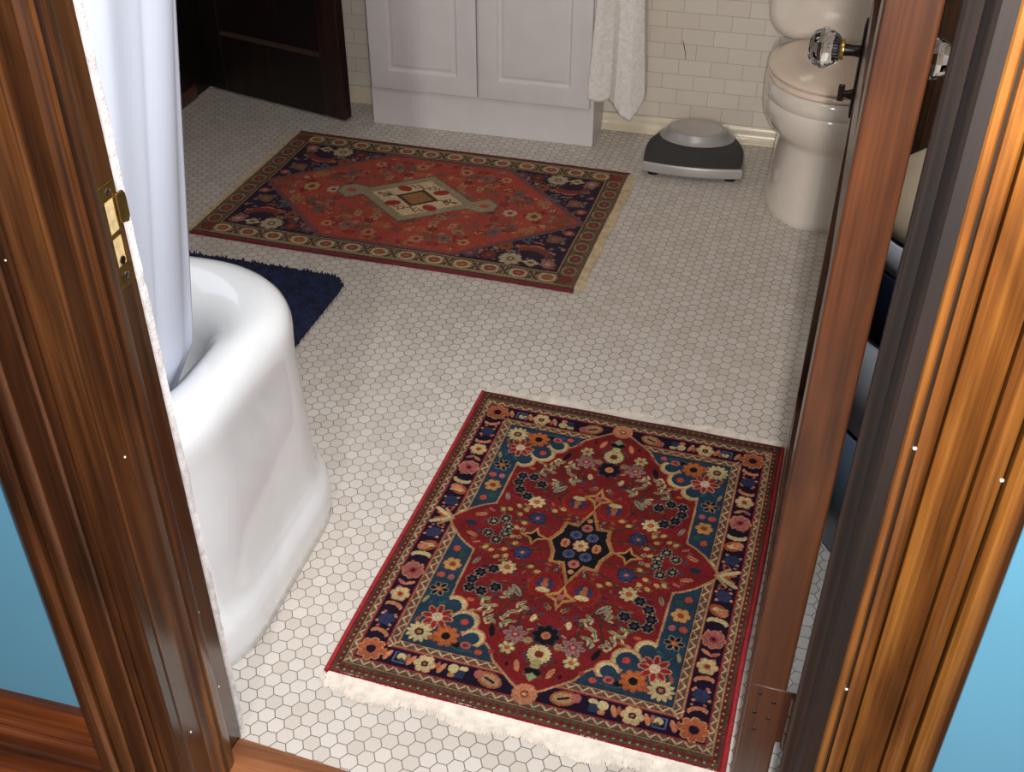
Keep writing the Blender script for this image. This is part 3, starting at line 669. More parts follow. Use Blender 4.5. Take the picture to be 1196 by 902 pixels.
# ------------------------------------------------------------------ woven rugs: colours worked out per knot, in centimetres
class Rug:
    def __init__(s, W, L, res):
        s.W, s.L, s.res = W, L, res
        s.nx, s.ny = int(W/res)+1, int(L/res)+1
        s.X, s.Y = np.meshgrid(np.linspace(-W/2, W/2, s.nx), np.linspace(-L/2, L/2, s.ny))
        s.I = np.zeros((s.ny, s.nx, 3)); s.sym = True
    def _win(s, x0, x1, y0, y1):
        i0 = max(0, int((x0+s.W/2)/s.res)-2); i1 = min(s.nx, int((x1+s.W/2)/s.res)+4)
        j0 = max(0, int((y0+s.L/2)/s.res)-2); j1 = min(s.ny, int((y1+s.L/2)/s.res)+4)
        return slice(j0, j1), slice(i0, i1)
    def mask(s, win, m, col):
        sub = s.I[win]; sub[m] = col
    def _ell(s, cx, cy, rx, ry, rot, col):
        R_ = max(rx, ry); w = s._win(cx-R_, cx+R_, cy-R_, cy+R_)
        if w[0].stop <= w[0].start or w[1].stop <= w[1].start: return
        dx, dy = s.X[w]-cx, s.Y[w]-cy; c, n = math.cos(rot), math.sin(rot)
        s.mask(w, ((dx*c+dy*n)/rx)**2 + ((-dx*n+dy*c)/ry)**2 <= 1, col)
    def _poly(s, pts, col):
        xs = [p[0] for p in pts]; ys = [p[1] for p in pts]; w = s._win(min(xs), max(xs), min(ys), max(ys))
        if w[0].stop <= w[0].start or w[1].stop <= w[1].start: return
        X, Y = s.X[w], s.Y[w]; m = np.zeros(X.shape, bool); n = len(pts)
        for i in range(n):
            x1, y1 = pts[i]; x2, y2 = pts[(i+1) % n]
            if y1 == y2: continue
            m ^= ((Y >= min(y1,y2)) & (Y < max(y1,y2)) & (X < (x2-x1)*(Y-y1)/(y2-y1)+x1))
        s.mask(w, m, col)
    def _seg(s, a, b, wd, col):
        w = s._win(min(a[0],b[0])-wd, max(a[0],b[0])+wd, min(a[1],b[1])-wd, max(a[1],b[1])+wd)
        if w[0].stop <= w[0].start or w[1].stop <= w[1].start: return
        X, Y = s.X[w], s.Y[w]; dx, dy = b[0]-a[0], b[1]-a[1]; q = dx*dx+dy*dy+1e-9
        t = np.clip(((X-a[0])*dx+(Y-a[1])*dy)/q, 0, 1)
        s.mask(w, (X-a[0]-t*dx)**2+(Y-a[1]-t*dy)**2 <= (wd/2)**2, col)
    def S(s):
        return ((1,1),(-1,1),(1,-1),(-1,-1)) if s.sym else ((1,1),)
    def ell(s, cx, cy, rx, ry, col, rot=0.0):
        for a, b in s.S(): s._ell(cx*a, cy*b, rx, ry, rot*a*b, col)
    def poly(s, pts, col):
        for a, b in s.S(): s._poly([(x*a, y*b) for x, y in pts], col)
    def line(s, pts, wd, col, close=False):
        P_ = list(pts)+([pts[0]] if close else [])
        for a, b in s.S():
            for p, q in zip(P_[:-1], P_[1:]): s._seg((p[0]*a,p[1]*b), (q[0]*a,q[1]*b), wd, col)
    def rect(s, hx, hy, col): s.I[(abs(s.X) <= hx) & (abs(s.Y) <= hy)] = col
    def flower(s, cx, cy, r, n, pet, core, out=None, core2=None, rot=0.0, fat=0.30):
        for k in range(n):
            a = 2*PI*k/n+rot
            if out is not None: s.ell(cx+0.66*r*math.cos(a), cy+0.66*r*math.sin(a), 0.42*r, fat*r+0.16, out, a)
        for k in range(n):
            a = 2*PI*k/n+rot
            s.ell(cx+0.64*r*math.cos(a), cy+0.64*r*math.sin(a), 0.36*r, fat*r, pet, a)
        s.ell(cx, cy, 0.36*r, 0.36*r, core)
        if core2 is not None: s.ell(cx, cy, 0.17*r, 0.17*r, core2)
    def cresc(s, cx, cy, r, rot, col, bg):
        s.ell(cx, cy, r, r*0.55, col, rot)
        dx, dy = -math.sin(rot)*r*0.35, math.cos(rot)*r*0.35
        s.ell(cx+dx, cy+dy, r*0.8, r*0.42, bg, rot)
    def leaf(s, cx, cy, r, rot, col, mid=None):
        s.ell(cx, cy, r, r*0.38, col, rot)
        if mid is not None: s.line([(cx-r*0.8*math.cos(rot), cy-r*0.8*math.sin(rot)), (cx+r*0.8*math.cos(rot), cy+r*0.8*math.sin(rot))], 0.18, mid)
    def to_object(s, name, mat, parent, zt, wav=0.0):
        nx, ny = s.nx, s.ny
        x = s.X.ravel()/100; y = s.Y.ravel()/100
        z = np.full(x.shape, zt) + 0.0006*np.sin(x*31+1)*np.sin(y*27)
        edge = np.minimum.reduce([x+s.W/200, s.W/200-x, y+s.L/200, s.L/200-y])
        z = np.where(edge < 0.0012, 0.0008, z)
        co_ = np.stack([x+wav*np.sin(y*9+0.5), y+wav*np.sin(x*7), z], 1).astype(np.float32)
        idx = np.arange(nx*ny).reshape(ny, nx)
        q_ = np.stack([idx[:-1,:-1], idx[:-1,1:], idx[1:,1:], idx[1:,:-1]], -1).reshape(-1, 4)
        me = bpy.data.meshes.new(name)
        me.vertices.add(nx*ny); me.vertices.foreach_set('co', co_.ravel())
        me.loops.add(q_.size); me.loops.foreach_set('vertex_index', q_.ravel().astype(np.int32))
        me.polygons.add(len(q_)); me.polygons.foreach_set('loop_start', np.arange(0, q_.size, 4, dtype=np.int32))
        me.update(calc_edges=True)
        c_ = s.I/255.0; l_ = np.where(c_ > 0.04045, ((c_+0.055)/1.055)**2.4, c_/12.92)
        at = me.color_attributes.new('Col', 'FLOAT_COLOR', 'POINT')
        at.data.foreach_set('color', np.concatenate([l_.reshape(-1,3), np.ones((nx*ny,1))], 1).astype(np.float32).ravel())
        me.materials.append(mat)
        o = bpy.data.objects.new(name, me); C.objects.link(o); o.parent = parent
        return o

def fringe(name, mat, parent, x0, x1, y, length, sgn, n, wd=0.0011, seed=1, axis='x', z=0.004, spread=0.006):
    rn = random.Random(seed); mb = MB()
    for k in range(n):
        t = rn.random(); a = x0+(x1-x0)*t
        L_ = length*(1+0.18*math.sin(t*23+seed)+rn.uniform(-0.28,0.12)); drift = rn.gauss(0, spread); ph = rn.uniform(0, 6)
        pts = []
        for i in range(5):
            u = i/4
            pts.append((a+drift*u+0.0013*math.sin(u*6+ph), y+sgn*L_*u, z*(1-u)**1.5+0.0012+rn.uniform(0,0.0022)))
        o_ = len(mb.v)
        for i, (px, py, pz) in enumerate(pts):
            w_ = wd*(1-0.45*i/4)
            for q_ in ((px-w_,py,pz),(px+w_,py,pz+0.0004)):
                mb.v.append(q_ if axis == 'x' else (q_[1], q_[0], q_[2]))
        for i in range(4): mb.f.append((o_+2*i, o_+2*i+1, o_+2*i+3, o_+2*i+2))
    return mb.build(name, mat, parent, fix=False)

def arr(*c): return np.array(c, float)
RED, RED2, NAVY, BLUE = arr(126,28,30), arr(100,18,22), arr(26,18,34), arr(36,58,78)
TAN, CREAM, ORG, PINK = arr(184,138,96), arr(208,184,132), arr(176,92,58), arr(176,96,88)
OLV, BRN, GRN, GRY, SALM = arr(88,70,54), arr(78,40,30), arr(60,78,58), arr(150,140,120), arr(206,130,92)
BLK = arr(20,16,22); VIO = arr(58,44,74); MBLUE = arr(62,84,124)

r = Rug(65.7, 81.6, 0.15)
r.I[:] = arr(138,28,34)
r.rect(32.1, 40.2, OLV)
# outer dotted guard
for side in (0, 1):
    hxx, hyy = (31.4, 38.9)
    if side == 0:
        k = 0.65
        while k < hyy:
            r.ell(hxx, k, 0.48, 0.42, arr(112,30,28)); r.line([(hxx-0.6,k+0.65),(hxx+0.6,k+0.65)], 0.2, arr(52,44,34)); r.ell(hxx,k+0.65,0.16,0.16,arr(176,156,110)); k += 1.3
    else:
        k = 0.65
        while k < hxx:
            r.ell(k, hyy+0.3, 0.42, 0.5, arr(112,30,28)); r.ell(k+0.65, hyy+0.3, 0.2, 0.26, arr(52,60,50)); r.ell(k+0.65,hyy+0.75,0.16,0.16,arr(176,156,110)); k += 1.3
r.rect(30.9, 38.2, TAN); r.rect(30.7, 38.0, BLK); r.rect(30.6, 37.9, arr(104,84,62))
def zig(cx0, cy0, half_w, end, horizontal, per, wA, wB, wd):
    k = 0.0; up_ = True
    while k < end:
        a_, b_ = (k, cy0+(half_w if up_ else -half_w)), (k+per, cy0+(-half_w if up_ else half_w))
        c3 = (k+per*0.5, cy0+(half_w if not up_ else -half_w)*0.62)
        if horizontal:
            r.ell(c3[0], c3[1], per*0.30, half_w*0.30, wB); r.line([a_, b_], wd, wA)
        else:
            r.ell(c3[1], c3[0], half_w*0.30, per*0.30, wB); r.line([(a_[1],a_[0]),(b_[1],b_[0])], wd, wA)
        k += per; up_ = not up_
LT = arr(206,176,138)
zig(0, 37.25, 0.55, 30, True, 1.05, LT, arr(130,30,32), 0.27); zig(0, 30.1, 0.45, 37, False, 1.05, LT, arr(130,30,32), 0.27)
r.rect(29.75, 36.75, arr(150,44,48)); r.rect(29.5, 36.5, arr(28,14,36)); 
# main border
r.rect(25.4, 32.85, arr(150,44,48)); r.rect(25.2, 32.6, TAN); r.rect(25.0, 32.4, arr(104,76,58))
zig(0, 31.75, 0.5, 24.5, True, 1.1, LT, arr(130,30,32), 0.27); zig(0, 24.25, 0.5, 32, False, 1.1, LT, arr(130,30,32), 0.27)
r.rect(23.6, 31.25, TAN); r.rect(23.4, 31.05, arr(28,24,34)); r.rect(23.25, 30.9, BLUE)
NV = arr(28,14,36)
bx_, by_ = 27.4, 34.6
r.flower(bx_, 34.3, 2.35, 8, ORG, NV, arr(210,150,104), fat=0.26)
def vborder(y, kind):
    x = bx_
    if kind == 'ring': r.flower(x, y, 2.0, 8, PINK, arr(150,50,56), arr(198,142,100), NV, fat=0.30); r.line([(x-1,y-1),(x+1,y+1)],0.2,NV)
    if kind == 'fl': r.flower(x, y, 1.75, 6, CREAM, ORG, ORG, arr(140,34,30), fat=0.36)
    if kind == 'orf': r.ell(x-0.2, y, 1.9, 1.3, arr(168,74,42), 0.5); r.ell(x+0.3, y+0.3, 1.3, 0.85, SALM, 0.5); r.ell(x-0.7, y-0.3, 0.6, 0.5, CREAM); r.line([(x-1.4,y-0.2),(x+1.3,y-0.5)],0.25,CREAM)
    if kind == 'cr': r.cresc(x, y, 1.9, 0.1, CREAM, NV)
    if kind == 'cro': r.cresc(x, y, 1.7, -0.2, SALM, NV)
    if kind == 'bl': 
        r.flower(x, y, 1.5, 6, arr(44,54,86), VIO, None, fat=0.34)
        for a_ in (0.6,2.2,3.8,5.4): r.ell(x+1.8*math.cos(a_), y+1.4*math.sin(a_), 0.3, 0.3, SALM)
    if kind == 'lv': r.leaf(x-0.7, y, 1.0, 0.5, SALM); r.leaf(x+0.8, y+0.2, 1.0, -0.5, PINK)
for y, k in ((4.7,'bl'),(8.4,'orf'),(11.1,'cr'),(15.1,'ring'),(18.2,'lv'),(21.2,'fl'),(24.2,'cro'),(27.4,'bl'),(30.6,'cro')): vborder(y, k)
for y in (2.7, 13.0, 19.6, 25.8, 29.2): r.ell(bx_+0.9, y, 0.3, 0.3, PINK); r.ell(bx_-1.1, y+0.3, 0.25, 0.25, SALM)
r.ell(bx_-0.6, 2.4, 0.75, 0.7, arr(150,70,60)); r.ell(bx_-0.5, 2.5, 0.4, 0.36, NV)
def hborder(x, kind):
    y = by_
    if kind == 'fl': r.flower(x, y, 1.8, 6, CREAM, NV, SALM, ORG, fat=0.36)
    if kind == 'sq': r.poly([(x-1.3,y-1.2),(x+0.9,y-1.2),(x+0.9,y+1.1),(x-1.3,y+1.1)], arr(40,52,78)); r.ell(x+0.8,y-0.5,0.9,0.9,CREAM); r.ell(x-0.9,y-0.9,0.8,0.5,CREAM); r.ell(x+0.8,y+0.9,0.6,0.5,SALM)
    if kind == 'or': r.leaf(x, y, 1.2, 1.2, SALM); r.leaf(x+0.7, y-0.3, 0.9, 1.6, ORG)
    if kind == 'slit': r.ell(x, y, 2.2, 1.5, arr(166,96,60), -0.3); r.ell(x-0.1, y, 1.7, 1.05, TAN, -0.3); r.line([(x-0.8,y+0.35),(x+0.7,y-0.3)], 0.45, NV); r.ell(x+2.0, y-0.6, 0.8, 0.9, PINK)
    if kind == 'bsq': r.line([(x-1,y-1),(x+1,y-1),(x+1,y+1),(x-1,y+1)], 0.22, arr(86,100,140), True); r.ell(x-0.2,y-0.2,0.8,0.7,CREAM); r.ell(x-0.3,y+0.4,0.4,0.4,GRN)
for x, k in ((6.3,'slit'),(11.9,'sq'),(14.6,'or'),(17.6,'fl'),(20.0,'or'),(22.0,'bsq'),(24.2,'or')): hborder(x, k)
# blue corners
r.flower(21.0, 28.3, 2.35, 12, CREAM, arr(70,46,44), arr(34,40,50), arr(178,110,84), fat=0.17)
r.flower(19.2, 24.3, 2.7, 8, arr(150,34,34), arr(220,190,160), arr(206,146,108), fat=0.17)
r.flower(16.3, 27.9, 2.25, 9, arr(190,100,50), BLK, arr(150,70,40), fat=0.22)
r.ell(18.6,28.9,0.8,0.5,ORG,0.5); r.ell(22.2,25.6,0.9,0.35,arr(150,80,50),1.2)
r.ell(12.4,28.5,1.0,0.8,PINK); r.ell(12.4,28.5,0.5,0.4,arr(150,30,40)); r.ell(13.9,28.3,0.9,0.7,BLK); r.ell(11.3,29.8,0.8,0.3,GRN,0.6)
r.ell(9.8,29.4,0.65,0.6,arr(204,84,60)); r.ell(21.7,7.4,0.7,0.75,arr(190,76,50)); r.ell(20.2,8.6,0.8,0.8,arr(46,76,56))
r.flower(21.1,11.5,1.7,6,arr(196,150,84),arr(150,60,40),arr(130,40,44),fat=0.34)
r.ell(22.1,14.6,0.75,0.7,arr(190,80,60)); r.ell(20.2,14.7,0.65,0.65,PINK)
r.flower(21.2,18.0,1.7,6,BLK,ORG,GRY,arr(206,120,60),fat=0.22); r.ell(22.6,20.9,1.0,0.35,arr(150,140,90),1.3)
r.ell(19.4,20.6,0.9,0.3,arr(44,92,90),0.8)
# red medallion field
edge = [(26.0,0.0),(24.6,1.9),(22.2,4.4),(20.6,5.6),(18.7,6.6),(18.5,18.5),(17.9,20.8),(16.4,23.2),(14.4,24.6),(13.0,26.2),(11.6,28.0),(9.3,27.4),(8.3,28.3),(7.0,30.6),(3.0,33.8),(0.0,36.0)]
fld = edge+[(0,0)]
r.poly(fld, RED); r.ell(0,0,18,18,RED); r.rect(18.0,6.6,RED)
r.poly([(0,0),(26,0),(24.6,1.9),(22.2,4.4),(20.6,5.6),(18.7,6.6),(0,6.6)], RED)
r.line(edge, 0.42, TAN)
for cx, cyy, rr in ((17.2,20.9,2.1),(14.3,23.9,2.5),(11.7,27.0,1.9)):
    r.ell(cx, cyy, rr+0.25, rr+0.25, SALM); r.ell(cx, cyy, rr-0.05, rr-0.05, CREAM); r.ell(cx+0.2, cyy+0.2, rr-0.55, rr-0.55, BLUE)
for cx, cyy, rr in ((17.2,20.9,2.1),(14.3,23.9,2.5),(11.7,27.0,1.9)):
    r.ell(cx+0.55, cyy+0.55, rr-0.55, rr-0.55, BLUE)
r.poly([(23.2,18.9),(18.9,18.9),(18.0,21.0),(17.0,23.4),(14.6,25.4),(13.4,27.6),(10.8,28.7),(9.3,28.9),(8.6,30.6),(16,30.6),(23.2,26)], BLUE)
r.flower(21.0, 28.3, 2.35, 12, CREAM, arr(70,46,44), arr(34,40,50), arr(178,110,84), fat=0.17)
r.ell(18.6,28.9,0.8,0.5,ORG,0.5); r.ell(22.2,25.6,0.9,0.35,arr(150,80,50),1.2)
r.ell(12.4,28.9,1.0,0.8,PINK); r.ell(12.4,28.9,0.5,0.4,arr(150,30,40)); r.ell(14.2,29.2,0.9,0.7,BLK); r.ell(9.9,29.7,0.65,0.6,arr(204,84,60))
r.flower(21.2,18.0,1.7,6,BLK,ORG,GRY,arr(206,120,60),fat=0.22); r.ell(22.6,20.9,1.0,0.35,arr(150,140,90),1.3); r.ell(19.4,20.9,0.9,0.3,arr(44,92,90),0.8)
for q_ in (0.3,): r.line([(11.0,29.9),(13.5,30.2),(15.4,29.4)],0.25,arr(60,90,84)); r.line([(19.0,22.2),(20.6,22.6),(21.6,21.2)],0.25,arr(60,90,84))
r.ell(14.3,24.0,0.7,0.7,arr(196,70,60))
r.flower(19.2, 24.3, 2.7, 8, arr(150,34,34), arr(220,190,160), arr(206,146,108), fat=0.17)
r.flower(16.3, 27.9, 2.25, 9, arr(190,100,50), BLK, arr(150,70,40), fat=0.22)
# tips
r.flower(0, 35.6, 2.0, 9, SALM, arr(150,60,44), arr(190,120,90), CREAM, fat=0.2)
r.line([(25.5,0),(29.0,1.9)],0.9,CREAM); r.line([(27.0,0),(28.6,0.9)],0.5,ORG); r.line([(25.2,0),(27.4,2.2)],0.6,TAN)
# small scattered buds and leaves over the red ground
rs = random.Random(77)
for k in range(230):
    x, y = rs.uniform(0.5,24), rs.uniform(0.5,33)
    if x > 17.6 and y > 5.5: continue
    if x > 17.6 and y > 5.5-(x-17.6)*0.75: continue
    if y > 17.5 and y > 35.5-0.98*x-2.2: continue
    c_ = rs.choice([arr(160,140,100),arr(96,84,60),arr(40,32,44),arr(150,84,58),arr(84,40,34),arr(60,66,84),arr(120,90,62)])
    if rs.random() < 0.6: r.leaf(x, y, rs.uniform(0.35,0.8), rs.uniform(0,3.1), c_)
    else: r.flower(x, y, rs.uniform(0.35,0.6), 5, c_, arr(110,40,34), None, fat=0.36)
# stems
ST = arr(74,44,32)
for pl_ in ([(2.5,6),(6.0,12.5),(8.0,16.8),(9.6,21.5)],[(6.0,12.5),(11.5,13.2),(15,15.6)],[(4.0,5.0),(9.5,8.8),(13.0,10.2)],[(7.0,15.0),(5.6,18.4),(5.2,22.0)],[(5,2.6),(10,4.0),(15,3.2)]): r.line(pl_, 0.42, ST)
# lobes around the star
for cx, cyy in ((3.6,11.4),):
    r.ell(cx, cyy, 2.9, 3.4, arr(146,44,28), -0.3); r.ell(cx, cyy, 2.6, 3.1, arr(136,28,26), -0.3)
    r.flower(cx, cyy, 1.9, 6, arr(44,52,86), ORG, None, fat=0.3); r.ell(cx, cyy+1.3, 1.3, 0.65, CREAM); r.ell(cx+0.1,cyy-1.1,0.5,0.5,ORG)
r.flower(9.8, 4.9, 1.6, 7, arr(42,58,98), arr(120,60,66), BLK, SALM, fat=0.3)
r.flower(11.3, 9.3, 1.75, 8, CREAM, ORG, None, fat=0.26)
for x, y in ((13.6,10.4),(15.5,11.9),(16.4,13.9),(16.2,16.0),(13.9,16.2),(11.8,14.6)): r.flower(x, y, 1.12, 6, BLK, arr(54,50,74), GRY, fat=0.34)
for x, y in ((17.6,1.6),(15.6,3.0),(14.4,1.0)): r.flower(x, y, 1.1, 8, BLK, arr(160,150,120), GRY, fat=0.22)
for x, y, a_ in ((12.4,17.6,0.5),(12.2,19.3,-0.3),(11.2,20.4,0.7),(10.8,18.8,0.2),(9.9,22.1,-0.6),(10.6,21.6,0.9),(7.2,19.2,0.5),(8.0,20.4,1.2),(6.2,16.8,0.6),(5.4,17.6,-0.3),(7.6,21.9,0.9),(6.7,21.4,0.2),(8.9,14.6,2.2),(9.3,15.6,2.2)):
    r.leaf(x, y, 0.95, a_, arr(176,166,124), arr(70,80,70))
    r.leaf(x+0.5, y+0.9, 0.6, a_+1.2, CREAM)
r.leaf(7.9,14.2,1.6,2.3,GRY,BLK); r.leaf(17.2,9.2,1.1,1.2,GRY,arr(120,30,30)); r.leaf(9.2,24.4,1.4,1.9,BLK); r.leaf(13.8,20.9,0.7,0.3,TAN); r.ell(15.0,18.7,0.7,0.4,arr(190,90,60))
r.flower(0, 22.8, 2.3, 8, BLK, SALM, arr(44,52,76), ORG, fat=0.28)
r.flower(0, 27.0, 2.1, 9, CREAM, arr(120,40,30), arr(70,50,40), fat=0.19)
r.ell(0, 29.2, 0.9, 1.2, arr(176,166,108)); r.ell(0.0, 30.8, 1.5, 0.8, BLK); r.poly([(0,32.9),(1.0,31.8),(0,31.0)], arr(150,160,110))
r.flower(5.1, 24.0, 2.0, 7, arr(150,92,96), arr(150,40,44), GRY, arr(200,140,120), fat=0.17)
r.flower(5.6, 27.2, 1.4, 6, CREAM, ORG, arr(110,100,60), fat=0.26); r.flower(2.6,24.6,0.8,6,arr(160,140,100),ORG)
r.leaf(2.9,30.4,1.3,1.9,SALM); r.ell(4.6,30.6,0.35,0.35,BLK); r.ell(3.2,19.6,0.9,0.5,CREAM,1.3); r.ell(7.8,28.9,0.6,0.5,arr(160,60,50))
for x, y in ((12.6,6.5),(14.2,7.2),(13.4,5.0),(15.6,5.8),(11.9,2.9),(12.9,1.3),(7.3,7.9),(5.8,8.8),(16.9,5.4)): r.ell(x, y, 0.62, 0.45, arr(196,156,90), 0.6); r.ell(x+0.7,y+0.3,0.32,0.3,arr(90,90,60))
r.leaf(20.4,2.8,1.2,-0.3,SALM,arr(90,30,30)); r.ell(21.5,0,1.1,0.7,arr(34,40,62)); r.leaf(18.9,4.6,0.8,0.4,PINK)
# central star
star = [(0,10.0),(1.0,7.6),(2.0,5.2),(4.4,5.5),(4.6,3.0),(6.2,0.0)]
full = star+[(0,0)]
r.poly(full, TAN); r.poly([(x*0.9, y*0.92) for x, y in full], BLK)
r.line(star, 0.5, arr(176,112,58))
for cx, cyy, hx_, hy_ in ((9.0,0.0,2.9,2.5),(0,13.6,3.0,3.4)):
    r.poly([(cx-hx_,cyy),(cx-0.8,cyy+0.8*hy_/2.2),(cx,cyy+hy_),(cx+0.8,cyy+0.8*hy_/2.2),(cx+hx_,cyy),(cx+0.8,cyy-0.8*hy_/2.2),(cx,cyy-hy_),(cx-0.8,cyy-0.8*hy_/2.2)], arr(190,134,74))
    r.poly([(cx-hx_*0.62,cyy),(cx-0.5,cyy+0.5),(cx,cyy+hy_*0.62),(cx+0.5,cyy+0.5),(cx+hx_*0.62,cyy),(cx+0.5,cyy-0.5),(cx,cyy-hy_*0.62),(cx-0.5,cyy-0.5)], BLK if cyy == 0 else arr(120,28,30))
r.ell(0,13.6,0.7,0.8,PINK)
r.flower(0,0,1.5,8,CREAM,ORG,arr(150,60,50),fat=0.28)
r.flower(1.6,2.6,1.05,7,arr(66,70,104),arr(40,40,70),arr(110,110,130),fat=0.34)
r.flower(3.0,0.3,0.9,6,SALM,arr(150,60,40),None,fat=0.36); r.flower(0,4.9,1.0,6,PINK,arr(120,30,34),arr(190,120,100),fat=0.36); r.ell(0,7.0,0.5,0.6,SALM)
# colour wobble of hand-dyed wool
rg = np.random.default_rng(5)
band_ = 1+0.06*np.sin(r.Y*0.9+0.3*np.sin(r.X*0.2))
r.I *= band_[...,None]; r.I = np.clip(0.75*r.I*(1+rg.normal(0,0.12,r.I.shape[:2])[...,None]) + 4, 0, 255)

NR = thing('oriental_rug', 'small red oriental rug with blue corners and a dark star medallion by the doorway', 'rug', (-0.258,1.481,0), math.radians(-2.651))
r.to_object('pile', M['pile'], NR, 0.008, 0.0012)
fringe('fringe', M['fringe'], NR, -0.322, 0.322, 0.404, 0.030, 1, 2800, seed=2)
fringe('fringe', M['fringe'], NR, -0.322, 0.322, -0.404, 0.036, -1, 3000, seed=5)
for s_ in (-1, 1):
    MB().tube([(s_*0.3285+0.0012*math.sin(y_*9+0.5), y_, 0.005) for y_ in np.linspace(-0.407,0.407,60)], 0.0045, 8).build('selvedge', M['selv'], NR, smooth=60)

# ---- far rug
f = Rug(108.8, 70.8, 0.2)
f.I[:] = arr(96,60,48)
BG, DK, RB = arr(136,114,86), arr(40,26,30), arr(126,64,54)
f.rect(54.2, 34.6, arr(56,40,34)); f.rect(53.9, 34.0, BG)
f.rect(53.9, 33.6, arr(150,130,98)); f.I[(abs(f.X)>48.6)&(abs(f.Y)<33.6)] = arr(98,80,62)
def oct_(cx, cy_, rx, ry, col): f.poly([(cx-rx,cy_-ry*0.45),(cx-rx*0.45,cy_-ry),(cx+rx*0.45,cy_-ry),(cx+rx,cy_-ry*0.45),(cx+rx,cy_+ry*0.45),(cx+rx*0.45,cy_+ry),(cx-rx*0.45,cy_+ry),(cx-rx,cy_+ry*0.45)], col)
k = 0
xs_ = [i*7.75 for i in range(0,7)]
for x in xs_:
    if x > 47: continue
    oct_(x, 30.9, 2.7, 2.4, arr(84,70,56)); oct_(x, 30.9, 2.4, 2.1, arr(190,172,136)); oct_(x, 30.9, 1.6, 1.35, RB if int(x/7.75)%3 else arr(142,88,44)); f.ell(x,30.9,0.7,0.5,arr(170,90,80))
    xm_ = x+3.87
    for a_ in (-1,1): f.line([(xm_-1.4*a_,29.0),(xm_+1.4*a_,32.8)],0.55,arr(44,44,40)); f.line([(xm_-0.5*a_,29.0),(xm_-0.5*a_,30.2)],0.4,arr(44,44,40)); f.line([(xm_-0.5*a_,31.6),(xm_-0.5*a_,32.8)],0.4,arr(44,44,40))
    f.line([(xm_-1.4,30.9),(xm_+1.4,30.9)],0.35,arr(120,70,64))
ys_ = [i*6.6 for i in range(0,5)]
for y in ys_:
    oct_(51.3, y, 1.9, 2.3, arr(156,138,108)); oct_(51.3, y, 1.55, 1.9, arr(84,66,54)); oct_(51.3, y, 1.25, 1.4, arr(112,50,46)); f.ell(51.3,y,0.5,0.5,arr(150,80,70))
    f.line([(50.0,y+3.3),(52.6,y+3.3)],0.4,arr(60,46,38)); f.line([(50.4,y+2.7),(52.2,y+3.9)],0.35,arr(60,46,38))
oct_(51.2,30.9,1.8,1.8,arr(112,42,40))
f.rect(49.0,28.7,arr(60,44,38)); f.rect(48.6,28.3,arr(150,126,92)); f.rect(48.2,27.9,DK); f.rect(47.9,27.6,arr(26,22,44))
rn = random.Random(21)
pal = [arr(112,50,46),arr(150,80,60),arr(86,60,66),arr(150,138,116),arr(60,76,96),arr(118,84,50),arr(70,50,74),arr(170,96,80)]
for k in range(260):
    x, y = rn.uniform(12,47), rn.uniform(2,27); q_ = rn.choice(pal); s0 = rn.uniform(0.35,0.95)
    f.flower(x, y, s0, 5, q_, arr(150,130,110), None, fat=0.35)
for x, y, rr, c1, c2 in ((23.4,24.6,2.1,arr(84,56,80),arr(150,90,60)),(28.6,24.4,2.1,arr(96,36,36),arr(140,60,40)),(45.0,24.6,2.1,arr(150,104,98),arr(190,150,130)),(31.5,18.3,2.2,arr(130,72,44),arr(90,40,36)),(43.2,11.0,2.3,arr(112,80,60),arr(150,90,70)),(46.0,6.5,1.5,arr(160,76,66),arr(190,150,120)),(41.5,4.6,0.9,arr(60,90,100),arr(120,130,130)),(36.0,13.4,1.5,arr(54,84,96),arr(30,40,60)),(34.0,20.9,1.2,arr(120,120,100),arr(60,60,60))):
    f.flower(x, y, rr, 7, c1, c2, arr(40,34,50), fat=0.34)
f.ell(39.6,17.6,2.7,1.7,arr(180,98,76)); f.ell(39.6,17.6,1.5,0.9,arr(120,50,44)); f.ell(36.4,17.8,1.3,1.6,arr(164,86,34)); f.cresc(40,19.4,4.6,0.2,arr(110,46,40),arr(26,22,44))
f.flower(34.7,24.6,3.2,8,arr(176,164,134),arr(90,74,60),arr(70,60,60),arr(190,170,140),fat=0.3)
f.poly([(40.4,26.8),(43.0,25.0),(40.4,23.2),(37.8,25.0)],arr(180,166,128)); f.ell(40.4,25,0.9,0.6,arr(110,80,60))
def hexg(sx_, hy_, xt): return [(xt,0),(sx_,hy_),(0,hy_),(0,0)]
f.poly(hexg(19.6,27.4,49.4), arr(104,64,72)); FRD = arr(164,62,50)
f.poly(hexg(18.6,26.3,47.0), FRD); f.rect(15,26.3,FRD); f.rect(19.5,1.0,FRD)
